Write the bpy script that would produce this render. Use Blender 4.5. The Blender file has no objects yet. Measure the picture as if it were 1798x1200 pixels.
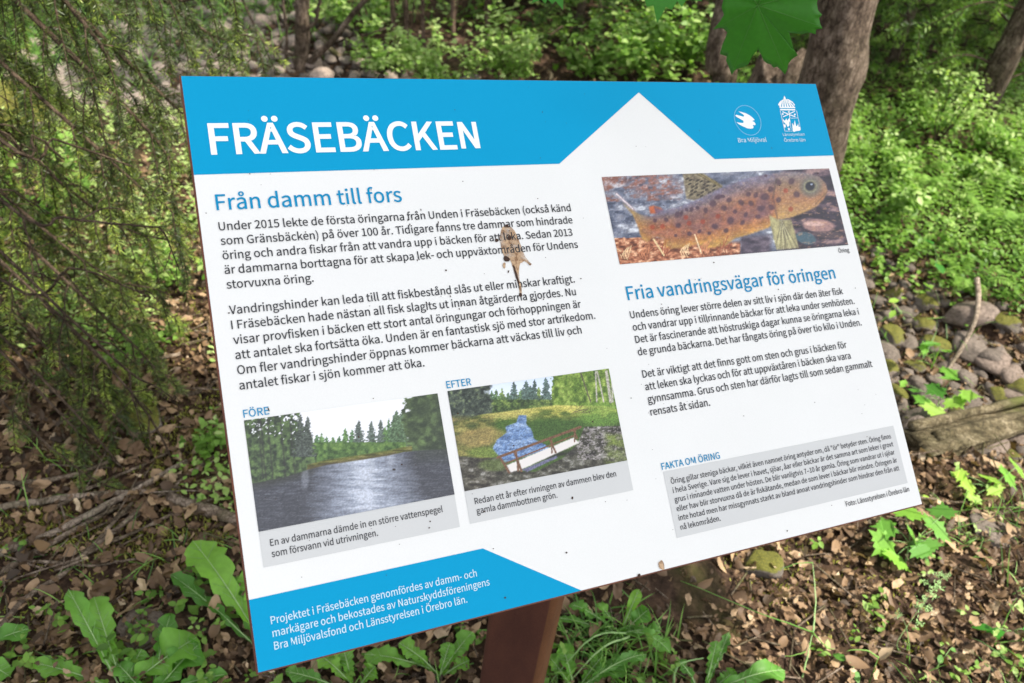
# ---------------------------------------------------------------- forest information sign
import bpy, math, random
import numpy as np
from mathutils import Vector, Matrix
from mathutils.geometry import tessellate_polygon

S = bpy.context.scene
COL = S.collection
rs = np.random.RandomState(7)

# ---- camera -----------------------------------------------------------------
CAM_H = 1.55
FOC = 1464.12                      # focal length in pixels of a 1798 x 1200 frame
M = np.array([[0.99216693, 0.12491907, 0.0],
              [0.07858438, -0.62415473, 0.77733864],
              [0.09710442, -0.77124970, -0.62908238]])     # camera (x right, y down, z forward) to world
cd = bpy.data.cameras.new('camera'); cam = bpy.data.objects.new('camera', cd); COL.objects.link(cam)
cr, cu, cb = M @ [1, 0, 0], -(M @ [0, 1, 0]), -(M @ [0, 0, 1])
cam.matrix_world = Matrix(((cr[0], cu[0], cb[0], 0), (cr[1], cu[1], cb[1], 0), (cr[2], cu[2], cb[2], CAM_H), (0, 0, 0, 1)))
cd.sensor_width = 36; cd.lens = 36 * FOC / 1798.0
cd.clip_start = 0.02; cd.clip_end = 400
cd.dof.use_dof = True; cd.dof.focus_distance = 0.945; cd.dof.aperture_fstop = 7.5
S.camera = cam

# ---- world, sun, exposure ---------------------------------------------------
SUN_EL, SUN_AZ = math.radians(54), math.radians(-14)       # azimuth measured from +X towards +Y
sdir = Vector((math.cos(SUN_EL) * math.cos(SUN_AZ), math.cos(SUN_EL) * math.sin(SUN_AZ), math.sin(SUN_EL)))
w = bpy.data.worlds.new('World'); S.world = w; w.use_nodes = True
nt = w.node_tree; bg = nt.nodes['Background']
sky = nt.nodes.new('ShaderNodeTexSky'); sky.sky_type = 'NISHITA'; sky.sun_disc = False
sky.sun_elevation = SUN_EL; sky.sun_rotation = math.pi / 2 - SUN_AZ
sky.air_density = 1.0; sky.dust_density = 2.0; sky.ozone_density = 1.0
hz = nt.nodes.new('ShaderNodeHueSaturation'); hz.inputs['Saturation'].default_value = 0.22   # thin bright haze over the forest
nt.links.new(sky.outputs[0], hz.inputs['Color']); nt.links.new(hz.outputs[0], bg.inputs[0]); bg.inputs[1].default_value = 0.15
sl = bpy.data.lights.new('sun', 'SUN'); sl.energy = 3.9; sl.angle = math.radians(0.6); sl.color = (1.0, 0.93, 0.80)
so = bpy.data.objects.new('sun', sl); COL.objects.link(so)
so.rotation_euler = (-sdir).to_track_quat('-Z', 'Y').to_euler(); so.location = (3, 0, 8)
S.view_settings.view_transform = 'Standard'; S.view_settings.look = 'None'
S.view_settings.exposure = 1.25; S.view_settings.gamma = 1.0; S.view_settings.use_curve_mapping = False
S.render.engine = 'CYCLES'
S.cycles.use_denoising = True
S.cycles.max_bounces = 6; S.cycles.diffuse_bounces = 3; S.cycles.transmission_bounces = 4; S.cycles.glossy_bounces = 2
S.cycles.sample_clamp_indirect = 4

# ---- small maths ------------------------------------------------------------
def ray(px, py):
    return M @ np.array([px - 899.0, py - 600.0, FOC])
def at_depth(px, py, c):            # point at camera distance c (along the axis)
    r = ray(px, py); return np.array([0, 0, CAM_H]) + r / FOC * c
def at_y(px, py, Y):                # point whose world y is Y
    r = ray(px, py); return np.array([0, 0, CAM_H]) + r * (Y / r[1])
def at_z(px, py, z):
    r = ray(px, py); return np.array([0, 0, CAM_H]) + r * ((z - CAM_H) / r[2])

def _h(ix, iy, iz, seed):
    n = (ix * 374761393 + iy * 668265263 + iz * 2147483647 + seed * 1274126177) & 0xffffffff
    n = ((n ^ (n >> 13)) * 1274126177) & 0xffffffff
    return ((n ^ (n >> 16)) & 0xffff) / 65535.0
def vnoise(x, y, z=0.0, seed=0):
    x, y, z = np.broadcast_arrays(np.asarray(x, float), np.asarray(y, float), np.asarray(z, float))
    ix, iy, iz = np.floor(x).astype(np.int64), np.floor(y).astype(np.int64), np.floor(z).astype(np.int64)
    fx, fy, fz = x - ix, y - iy, z - iz
    fx, fy, fz = [t * t * (3 - 2 * t) for t in (fx, fy, fz)]
    r = 0
    for dx in (0, 1):
        for dy in (0, 1):
            for dz in (0, 1):
                wgt = (fx if dx else 1 - fx) * (fy if dy else 1 - fy) * (fz if dz else 1 - fz)
                r = r + wgt * _h(ix + dx, iy + dy, iz + dz, seed)
    return r
def fbm(x, y, z=0.0, seed=0, o=4):
    r, a, t = 0, 1.0, 0
    for k in range(o):
        r = r + a * vnoise(np.asarray(x) * 2 ** k, np.asarray(y) * 2 ** k, np.asarray(z) * 2 ** k, seed + k * 17); t += a; a *= .5
    return r / t

# creek bed: a band through the scene
CP = np.array([1.55, 2.02]); CD = np.array([-0.865, 0.502]); CN = np.array([0.502, 0.865])
def creek(x, y):                    # signed distance across (positive = beyond), along
    dx, dy = x - CP[0], y - CP[1]
    along = dx * CD[0] + dy * CD[1]
    return dx * CN[0] + dy * CN[1] + 0.10 * np.sin(along * 2.1), along
def creek_half(al): return 0.34 + 0.09 * np.clip(al, -2, 5)
def hgt(x, y):
    x = np.asarray(x, float); y = np.asarray(y, float)
    h = 0.10 * (fbm(x * .8, y * .8, 0, 3, 2) - .5) + 0.05 * (fbm(x * 3.5, y * 3.5, 0, 5, 4) - .5)
    c, al = creek(x, y); hw = creek_half(al)
    h = h - 0.13 * np.exp(-(c / hw) ** 4)
    far = np.clip(y - 4.6, 0, None)
    h = h + 0.10 * np.clip((c - hw), 0, 1.5) + 0.10 * far * np.exp(-far * .05)
    h = h + 0.07 * np.exp(-(((x - .32) / .22) ** 2 + ((y - 1.13) / .13) ** 2))      # earth mound
    return h
def ground(px, py, lift=0.0):       # where the pixel's ray meets the terrain
    r = ray(px, py); r = r / np.linalg.norm(r); t = 0.6
    for _ in range(400):
        p = np.array([0, 0, CAM_H]) + r * t
        d = p[2] - float(hgt(p[0], p[1])) - lift
        if d < 0.002: break
        t += max(d * .7, .001)
    return p
def project(P):
    P = np.atleast_2d(P) - np.array([0, 0, CAM_H]); c = P @ M
    return c[:, 0] / c[:, 2] * FOC + 899, c[:, 1] / c[:, 2] * FOC + 600, c[:, 2]

# ---- mesh building ----------------------------------------------------------
class MB:
    def __init__(s): s.V = []; s.F = []; s.T = []; s.n = 0; s.sm = []
    def add(s, V, F, tint=None, smooth=True):
        V = np.asarray(V, float).reshape(-1, 3)
        if not isinstance(F, (list, tuple)) or (len(F) and not isinstance(F[0], np.ndarray)): F = [np.asarray(F, int)]
        for f in F:
            if len(f): s.F.append(np.asarray(f, int) + s.n); s.sm.append(smooth)
        s.V.append(V); s.n += len(V)
        if tint is None: tint = np.full(len(V), .5)
        elif np.isscalar(tint): tint = np.full(len(V), float(tint))
        s.T.append(np.asarray(tint, float))
    def mesh(s, name, mat, org=(0, 0, 0), cols=None):
        V = np.concatenate(s.V) - np.asarray(org, float)
        me = bpy.data.meshes.new(name)
        loops = np.concatenate([f.ravel() for f in s.F]); tot = np.concatenate([np.full(len(f), f.shape[1]) for f in s.F])
        sm = np.concatenate([np.full(len(f), x) for f, x in zip(s.F, s.sm)])
        start = np.concatenate([[0], np.cumsum(tot)[:-1]])
        me.vertices.add(len(V)); me.vertices.foreach_set('co', V.astype(np.float32).ravel())
        me.loops.add(len(loops)); me.loops.foreach_set('vertex_index', loops.astype(np.int32))
        me.polygons.add(len(tot)); me.polygons.foreach_set('loop_start', start.astype(np.int32))
        me.polygons.foreach_set('loop_total', tot.astype(np.int32))
        me.polygons.foreach_set('use_smooth', sm.astype(bool))
        me.update(calc_edges=True); me.validate()
        if len(me.vertices) == len(V):
            T = np.concatenate(s.T)
            if cols is not None:
                a = me.color_attributes.new('print', 'FLOAT_COLOR', 'POINT')
                a.data.foreach_set('color', np.concatenate([cols, np.ones((len(cols), 1))], 1).astype(np.float32).ravel())
            elif T.std() > 1e-6 or True:
                a = me.attributes.new('tint', 'FLOAT', 'POINT'); a.data.foreach_set('value', T.astype(np.float32))
        me.materials.append(mat)
        return me
ORG = {}
def link(name, me, parent=None, loc=None):
    o = bpy.data.objects.new(name, me); COL.objects.link(o)
    if parent is not None: o.parent = parent; ORG[o.name] = ORG[parent.name]
    else: ORG[o.name] = np.array(loc if loc is not None else (0, 0, 0), float)
    if loc is not None and parent is None: o.location = loc
    return o
def thing(name, label, cat, loc=(0, 0, 0), group=None):
    o = bpy.data.objects.new(name, None); COL.objects.link(o); o.location = [float(v) for v in loc]
    o.empty_display_size = .05
    ORG[o.name] = np.array(loc, float); tag(o, label, cat, group); return o
def tag(o, label=None, cat=None, group=None, kind=None):
    if label: o['label'] = label
    if cat: o['category'] = cat
    if group: o['group'] = group
    if kind: o['kind'] = kind
    return o
def part(mb, name, mat, parent, label=None, kind=None, cols=None):
    o = link(name, mb.mesh(name, mat, ORG[parent.name], cols), parent)
    if label: o['label'] = label
    if kind: o['kind'] = kind
    return o

def frames(d, roll=None):           # rotation matrices whose x axis is d; z as 'up' as possible then rolled
    d = d / (np.linalg.norm(d, axis=1, keepdims=True) + 1e-9)
    up = np.tile([0., 0, 1], (len(d), 1)); bad = np.abs(d[:, 2]) > .98; up[bad] = [1, 0, 0]
    y = np.cross(up, d); y /= np.linalg.norm(y, axis=1, keepdims=True); z = np.cross(d, y)
    if roll is not None:
        c, s = np.cos(roll)[:, None], np.sin(roll)[:, None]; y, z = y * c + z * s, z * c - y * s
    return np.stack([d, y, z], 2)
def scatter(mb, TV, TF, pos, R, scale, tint):
    n = len(pos); scale = np.asarray(scale, float)
    if scale.ndim == 1: scale = scale[:, None]
    L = TV[None] * scale[:, None, :]
    V = np.einsum('nij,nkj->nki', R, L) + pos[:, None, :]
    F = (TF[None] + (np.arange(n) * len(TV))[:, None, None]).reshape(-1, TF.shape[1])
    mb.add(V.reshape(-1, 3), [F], np.repeat(tint, len(TV)))
def tube(mb, P, r, n=6, tint=.5, cap=True, rough=0.0, seed=0):
    P = np.asarray(P, float); m = len(P); r = np.broadcast_to(np.asarray(r, float), (m,)).copy()
    T = np.gradient(P, axis=0); T /= np.linalg.norm(T, axis=1, keepdims=True) + 1e-12
    a = np.array([0, 0, 1.]) if abs(T[0][2]) < .9 else np.array([1., 0, 0])
    u = np.cross(T[0], a); u /= np.linalg.norm(u); V = []
    for i in range(m):
        u = u - T[i] * (u @ T[i]); u /= np.linalg.norm(u) + 1e-12; v = np.cross(T[i], u)
        th = np.arange(n) / n * 2 * np.pi
        rr = r[i] * np.ones(n)
        if rough: rr = rr * (1 + rough * (vnoise(np.cos(th) * 1.7 + 9, np.sin(th) * 1.7 + 9, i * .35, seed) * 2 - 1))
        V.append(P[i] + np.cos(th)[:, None] * u * rr[:, None] + np.sin(th)[:, None] * v * rr[:, None])
    V = np.concatenate(V); k = np.arange(n); F = []
    for i in range(m - 1):
        F.append(np.stack([i * n + k, i * n + (k + 1) % n, (i + 1) * n + (k + 1) % n, (i + 1) * n + k], 1))
    F = [np.concatenate(F)]
    if cap:
        V = np.concatenate([V, P[:1], P[-1:]]); F.append(np.stack([np.full(n, m * n), (k + 1) % n, k], 1))
        F.append(np.stack([np.full(n, m * n + 1), (m - 1) * n + k, (m - 1) * n + (k + 1) % n], 1))
    mb.add(V, F, tint)
def curve(pts, n=12, wob=0.0, seed=0):
    P = np.asarray(pts, float); k = len(P)
    if k == 2: Q = P[0] + (P[1] - P[0]) * np.linspace(0, 1, n)[:, None]
    else:
        t = np.linspace(0, k - 1, n); Q = []
        E = np.vstack([2 * P[0] - P[1], P, 2 * P[-1] - P[-2]])
        for s_ in t:
            i = min(int(s_), k - 2); f = s_ - i; a, b, c, d = E[i], E[i + 1], E[i + 2], E[i + 3]
            Q.append(.5 * ((2 * b) + (c - a) * f + (2 * a - 5 * b + 4 * c - d) * f ** 2 + (3 * b - a - 3 * c + d) * f ** 3))
        Q = np.array(Q)
    if wob:
        r_ = np.random.RandomState(seed); W = r_.randn(n, 3) * wob; W[0] = 0; W[1:-1] = (W[:-2] + W[1:-1] + W[2:]) / 2
        Q = Q + W
    return Q

# ---- materials --------------------------------------------------------------
def lin(r, g, b): return tuple(((c / 255) / 12.92 if c / 255 <= .04045 else ((c / 255 + .055) / 1.055) ** 2.4) for c in (r, g, b))
def new_mat(name, rough=.6, spec=.3):
    m = bpy.data.materials.new(name); m.use_nodes = True; n = m.node_tree; p = n.nodes['Principled BSDF']
    p.inputs['Roughness'].default_value = rough; p.inputs['Specular IOR Level'].default_value = spec
    return m, n, p
def ramp(n, fac, stops):
    r = n.nodes.new('ShaderNodeValToRGB'); e = r.color_ramp.elements
    while len(e) < len(stops): e.new(0.5)
    for k, (p, c) in enumerate(stops): e[k].position = p; e[k].color = (*c, 1)
    n.links.new(fac, r.inputs[0]); return r.outputs[0]
def noise_tex(n, scale, detail=4, coord='Object', rough=.6, dist=0.0, vec_scale=None):
    tc = n.nodes.new('ShaderNodeTexCoord'); t = n.nodes.new('ShaderNodeTexNoise')
    t.inputs['Scale'].default_value = scale; t.inputs['Detail'].default_value = detail; t.inputs['Roughness'].default_value = rough
    t.inputs['Distortion'].default_value = dist
    src = tc.outputs[coord]
    if vec_scale is not None:
        mp = n.nodes.new('ShaderNodeMapping'); mp.inputs['Scale'].default_value = vec_scale; n.links.new(src, mp.inputs[0]); src = mp.outputs[0]
    n.links.new(src, t.inputs['Vector']); return t.outputs['Fac']
def mixc(n, fac, a, b, mode='MIX'):
    x = n.nodes.new('ShaderNodeMix'); x.data_type = 'RGBA'; x.blend_type = mode
    for s_, v in ((x.inputs[0], fac), (x.inputs[6], a), (x.inputs[7], b)):
        if hasattr(v, 'is_linked'): n.links.new(v, s_)
        elif isinstance(v, tuple): s_.default_value = (*v, 1)
        else: s_.default_value = v
    return x.outputs[2]
def bump(n, p, h, strength=.5, dist=.01):
    b = n.nodes.new('ShaderNodeBump'); b.inputs['Strength'].default_value = strength; b.inputs['Distance'].default_value = dist
    n.links.new(h, b.inputs['Height']); n.links.new(b.outputs[0], p.inputs['Normal'])
def tint_of(n):
    a = n.nodes.new('ShaderNodeAttribute'); a.attribute_name = 'tint'; return a.outputs['Fac']
def leaf_mat(name, stops, trans=.35, rough=.5, spec=.35, nscale=60, namt=.35):
    m, n, p = new_mat(name, rough, spec)
    c = ramp(n, tint_of(n), stops)
    nz = noise_tex(n, nscale, 3)
    c2 = mixc(n, namt, c, mixc(n, nz, (.35, .35, .35), (1.5, 1.5, 1.4), 'MIX'), 'MULTIPLY')
    n.links.new(c2, p.inputs['Base Color'])
    if trans:
        t = n.nodes.new('ShaderNodeBsdfTranslucent'); x = n.nodes.new('ShaderNodeMixShader'); x.inputs[0].default_value = trans
        ct = mixc(n, 1.0, c2, (1.5, 1.7, .7), 'MULTIPLY'); n.links.new(ct, t.inputs['Color'])
        n.links.new(p.outputs[0], x.inputs[1]); n.links.new(t.outputs[0], x.inputs[2])
        n.links.new(x.outputs[0], n.nodes['Material Output'].inputs['Surface'])
    return m
G1, G2, G3, G4 = (.035, .085, .014), (.09, .19, .022), (.15, .30, .036), (.24, .40, .10)
M_cover = leaf_mat('undergrowth leaf', [(0, G1), (.3, G2), (.65, (.18, .32, .05)), (1, (.38, .48, .18))])
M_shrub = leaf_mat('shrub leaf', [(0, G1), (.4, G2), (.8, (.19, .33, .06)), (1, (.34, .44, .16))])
M_maple = leaf_mat('maple leaf green', [(0, (.03, .15, .010)), (1, (.05, .26, .018))], trans=.25, nscale=180, namt=.35)
M_dand = leaf_mat('dandelion leaf', [(0, (.05, .145, .022)), (.5, (.10, .26, .036)), (1, (.21, .42, .05))], trans=.3, nscale=90)
M_vein = leaf_mat('maple vein', [(0, (.05, .19, .022)), (1, (.08, .26, .03))], trans=.1)
M_rib = leaf_mat('leaf rib', [(0, (.12, .26, .06)), (1, (.35, .50, .22))], trans=.1)
M_bright = leaf_mat('young leaf', [(0, (.07, .22, .03)), (.5, (.17, .38, .05)), (1, (.34, .52, .08))], trans=.4)
M_grass = leaf_mat('grass blade', [(0, (.06, .14, .03)), (.5, (.13, .28, .05)), (1, (.25, .42, .10))], trans=.35)
M_needle = leaf_mat('spruce needle', [(0, (.020, .034, .010)), (.45, (.055, .085, .018)), (.8, (.15, .21, .035)), (1, (.36, .44, .08))], trans=.3, rough=.45, spec=.5, nscale=30)
M_litter = leaf_mat('dead leaf', [(0, (.040, .026, .016)), (.3, (.11, .066, .037)), (.6, (.21, .130, .072)), (.85, (.36, .245, .145)), (1, (.56, .44, .31))], trans=.12, rough=.6, nscale=70, namt=.5)
def bark_mat(name, c0, c1, c2, sc=14, mossy=None, stretch=(1, 1, .25)):
    m, n, p = new_mat(name, .9, .15)
    a = noise_tex(n, sc, 12, vec_scale=stretch, rough=.82); b = noise_tex(n, 2.5, 4)
    c = ramp(n, a, [(.36, c0), (.5, c1), (.62, c2)]); c = mixc(n, .8, c, ramp(n, noise_tex(n, 7, 6, rough=.7), [(.38, (.42, .44, .36)), (.55, (1, 1, 1)), (.7, (1.25, 1.25, 1.25))]), 'MULTIPLY')
    tc = n.nodes.new('ShaderNodeTexCoord'); mp = n.nodes.new('ShaderNodeMapping'); mp.inputs['Scale'].default_value = (1, 1, .4); n.links.new(tc.outputs['Object'], mp.inputs[0])
    vo = n.nodes.new('ShaderNodeTexVoronoi'); vo.feature = 'DISTANCE_TO_EDGE'; vo.inputs['Scale'].default_value = 75; ad = n.nodes.new('ShaderNodeVectorMath'); ad.operation = 'MULTIPLY_ADD'
    nz = n.nodes.new('ShaderNodeTexNoise'); nz.inputs['Scale'].default_value = 30; n.links.new(mp.outputs[0], nz.inputs['Vector']); n.links.new(nz.outputs['Color'], ad.inputs[0]); ad.inputs[1].default_value = (.03, .03, .03); n.links.new(mp.outputs[0], ad.inputs[2]); n.links.new(ad.outputs[0], vo.inputs['Vector'])
    c = mixc(n, .75, c, ramp(n, vo.outputs['Distance'], [(0, (.25, .22, .2)), (.10, (1, 1, 1)), (.5, (1.2, 1.2, 1.2))]), 'MULTIPLY')
    if mossy: c = mixc(n, ramp(n, b, [(.52, (0, 0, 0)), (.66, (1, 1, 1))]), c, mossy)
    n.links.new(c, p.inputs['Base Color']); bump(n, p, a, .9, .012); return m
M_bark = bark_mat('grey brown bark', (.022, .016, .012), (.12, .088, .066), (.27, .215, .17), 38, stretch=(1, 1, .45))
M_bark2 = bark_mat('pinkish thin bark', (.07, .045, .035), (.19, .13, .10), (.30, .21, .16), 45, stretch=(1, 1, .4))
M_pale = bark_mat('pale bare branch', (.16, .12, .09), (.34, .27, .21), (.50, .42, .34), 40, stretch=(1, 1, 1))
M_twig = bark_mat('twig', (.03, .022, .016), (.085, .06, .042), (.17, .125, .085), 40, stretch=(1, 1, 1))
M_stick = bark_mat('fallen stick', (.07, .05, .035), (.20, .15, .11), (.40, .32, .25), 30, mossy=(.10, .11, .03), stretch=(1, 1, 1))
M_mosswood = bark_mat('weathered mossy wood', (.035, .028, .018), (.13, .105, .06), (.27, .23, .155), 30, mossy=(.10, .11, .03), stretch=(.25, 1.6, 1.6))
def ground_mat():
    m, n, p = new_mat('forest soil', .95, .1)
    a = noise_tex(n, 35, 10, rough=.75); b = noise_tex(n, 3, 4)
    c = ramp(n, a, [(.30, (.018, .012, .009)), (.48, (.06, .038, .026)), (.62, (.13, .08, .052)), (.75, (.22, .15, .10))])
    c = mixc(n, ramp(n, b, [(.60, (0, 0, 0)), (.74, (.8, .8, .8))]), c, (.07, .075, .02))
    n.links.new(c, p.inputs['Base Color']); bump(n, p, a, 1, .02); return m
M_ground = ground_mat()
def stone_mat(name, c0, c1, moss=None):
    m, n, p = new_mat(name, .8, .3)
    a = noise_tex(n, 7, 8, rough=.7); oi = n.nodes.new('ShaderNodeObjectInfo')
    c = ramp(n, a, [(.3, c0), (.7, c1)])
    c = mixc(n, .55, c, ramp(n, oi.outputs['Random'], [(0, (.55, .5, .5)), (.5, (1, .95, .92)), (1, (1.5, 1.3, 1.25))]), 'MULTIPLY')
    if moss:
        g = n.nodes.new('ShaderNodeNewGeometry'); sx = n.nodes.new('ShaderNodeSeparateXYZ'); n.links.new(g.outputs['Normal'], sx.inputs[0])
        mm = n.nodes.new('ShaderNodeMath'); mm.operation = 'MULTIPLY_ADD'; n.links.new(a, mm.inputs[0]); mm.inputs[1].default_value = .8
        m2 = n.nodes.new('ShaderNodeMath'); m2.operation = 'MULTIPLY'; n.links.new(sx.outputs[2], m2.inputs[0]); m2.inputs[1].default_value = .45; n.links.new(m2.outputs[0], mm.inputs[2])
        c = mixc(n, ramp(n, mm.outputs[0], [(.58, (0, 0, 0)), (.70, (1, 1, 1))]), c, ramp(n, noise_tex(n, 11, 8, rough=.8), [(.36, moss[0]), (.62, moss[1])]))
    n.links.new(c, p.inputs['Base Color']); bump(n, p, a, .6, .01); return m
M_stone = stone_mat('stream stone', (.045, .036, .030), (.22, .185, .155))
M_stone2 = stone_mat('pale pinkish stone', (.07, .058, .050), (.40, .34, .29))
M_mossstone = stone_mat('mossy stone', (.08, .07, .06), (.24, .21, .18), ((.035, .042, .009), (.17, .16, .025)))
def flat_mat(name, col, rough=.45, spec=.4, grain=.0):
    m, n, p = new_mat(name, rough, spec)
    if grain:
        a = noise_tex(n, 700, 2); b = noise_tex(n, 9, 4)
        k = mixc(n, a, tuple([1 - grain] * 3), tuple([1 + grain] * 3)); k2 = mixc(n, b, tuple([1 - grain * .6] * 3), tuple([1 + grain * .6] * 3))
        c = mixc(n, 1.0, mixc(n, 1.0, col, k, 'MULTIPLY'), k2, 'MULTIPLY'); n.links.new(c, p.inputs['Base Color'])
    else: p.inputs['Base Color'].default_value = (*col, 1)
    return m
M_white = flat_mat('sign white', (.70, .70, .685), .6, .12, .045)
M_blue = flat_mat('sign blue', (.0, .275, .50), .6, .10, .05)
M_bluetext = flat_mat('blue lettering', (.0, .22, .43), .6, .15)
M_black = flat_mat('black lettering', (.012, .013, .018))
M_whitetext = flat_mat('white lettering', (.76, .78, .78), .6, .15)
M_footer = flat_mat('footer lettering', (.50, .66, .74), .6, .15)
M_paleline = flat_mat('pale blue line', (.22, .50, .68))
M_grey = flat_mat('caption grey', (.53, .535, .53), .55, .2, .03)
def stain_mat():
    m, n, p = new_mat('dried dropping', .8, .15); a = noise_tex(n, 160, 5, rough=.7)
    n.links.new(ramp(n, a, [(.38, (.20, .11, .06)), (.55, (.50, .34, .21))]), p.inputs['Base Color'])
    n.links.new(ramp(n, noise_tex(n, 90, 4), [(.36, (.45, .45, .45)), (.58, (.97, .97, .97))]), p.inputs['Alpha']); return m
M_tan = stain_mat()
M_dirt = flat_mat('dark dirt', (.05, .028, .02), .8, .2)
m_, n_, p_ = new_mat('printed photograph', .42, .35); a_ = n_.nodes.new('ShaderNodeAttribute'); a_.attribute_name = 'print'
n_.links.new(a_.outputs['Color'], p_.inputs['Base Color']); M_print = m_
def rust_mat(name, k=1.0):
    m, n, p = new_mat(name, .75, .25)
    a = noise_tex(n, 300, 6, rough=.8); b = noise_tex(n, 14, 5, vec_scale=(1, 1, .3))
    c = mixc(n, .5, ramp(n, a, [(.3, (.045 * k, .016 * k, .011 * k)), (.7, (.12 * k, .045 * k, .028 * k))]), ramp(n, b, [(.35, (.06 * k, .022 * k, .016 * k)), (.65, (.13 * k, .05 * k, .03 * k))]))
    n.links.new(c, p.inputs['Base Color']); bump(n, p, a, .25, .002); return m
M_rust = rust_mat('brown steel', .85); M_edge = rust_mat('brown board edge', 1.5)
M_rust_lit = rust_mat('painted sunlit rust', 1.0); M_rust_lit.node_tree.nodes['Principled BSDF'].inputs['Metallic'].default_value = 0  # orange tone paints sunlight on to the rusty right side of the post
for nd_ in M_rust_lit.node_tree.nodes:
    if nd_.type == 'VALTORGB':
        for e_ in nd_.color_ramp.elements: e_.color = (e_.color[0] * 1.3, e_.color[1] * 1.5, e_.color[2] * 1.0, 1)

# ============================================================ THE SIGN
BH = 0.594
RW = np.array([[0.89525632, 0.29967714, -0.3297116], [0.44011486, -0.71004865, 0.54966206], [-0.06939046, -0.63719941, -0.76756881]])
TC = np.array([0.0932970, 0.7818631, CAM_H - 0.5789827])
def UV(u, v, lift=0.0):
    u, v, lift = np.broadcast_arrays(np.asarray(u, float), np.asarray(v, float), np.asarray(lift, float))
    return TC + np.stack([(u - 1.4142 / 2) * BH, (v - .5) * BH, -lift], -1) @ RW.T
POST = np.array([0.078, 0.800, 0.0]); POST[2] = float(hgt(POST[0], POST[1]))
sign = thing('information_sign', 'tilted blue and white information board about trout on a brown steel post', 'sign', POST)
def slab(u0, v0, u1, v1, w0, w1, bev=0.0):
    c = [(u0, v0), (u1, v0), (u1, v1), (u0, v1)]
    V = [UV(a, b, w1) for a, b in c] + [UV(a, b, w0) for a, b in c]
    F = np.array([[3, 2, 1, 0], [4, 5, 6, 7], [0, 1, 5, 4], [1, 2, 6, 5], [2, 3, 7, 6], [3, 0, 4, 7]])
    return np.array(V), F
mb = MB(); V, F = slab(-.0012, 0, 1.4142, 1.0012, -.009, -.0002); mb.add(V, F, smooth=False); part(mb, 'backing_plate', M_edge, sign)
# aluminium subframe under the plate: two rails and a mounting plate on the post
for v in (.25, .72):
    mb = MB(); V, F = slab(.35, v - .03, 1.1, v + .03, -.030, -.0092); mb.add(V, F, smooth=False); part(mb, 'mounting_rail', M_rust, sign)
mb = MB(); V, F = slab(.0015, .0015, 1.4127, .9985, 0, .0006); mb.add(V, F, smooth=False); sheet = part(mb, 'printed_face', M_white, sign)

def poly(mb, pts, lift, fn=None):
    P3 = [Vector((x, -y, 0)) for x, y in pts]; T = tessellate_polygon([P3])
    F = np.array([list(t) for t in T])
    V = UV([p[0] for p in pts], [p[1] for p in pts], lift)
    # orient towards the viewer
    nrm = np.cross(V[F[0][1]] - V[F[0][0]], V[F[0][2]] - V[F[0][0]])
    if nrm @ (-RW[:, 2]) < 0: F = F[:, ::-1]
    mb.add(V, [F], smooth=False)
def polypart(name, pts, lift, mat, label=None, par=None):
    mb = MB(); poly(mb, pts, lift); return part(mb, name, mat, par or sheet, label)
polypart('header_band', [(.0015, .0015), (1.4127, .0015), (1.4127, .1825), (1.0735, .1825), (.9165, .026), (.6932, .1825), (.0015, .1825)], .0009, M_blue)
polypart('footer_band', [(.0015, .8885), (.395, .8885), (.566, .9985), (.0015, .9985)], .0009, M_blue)

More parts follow.
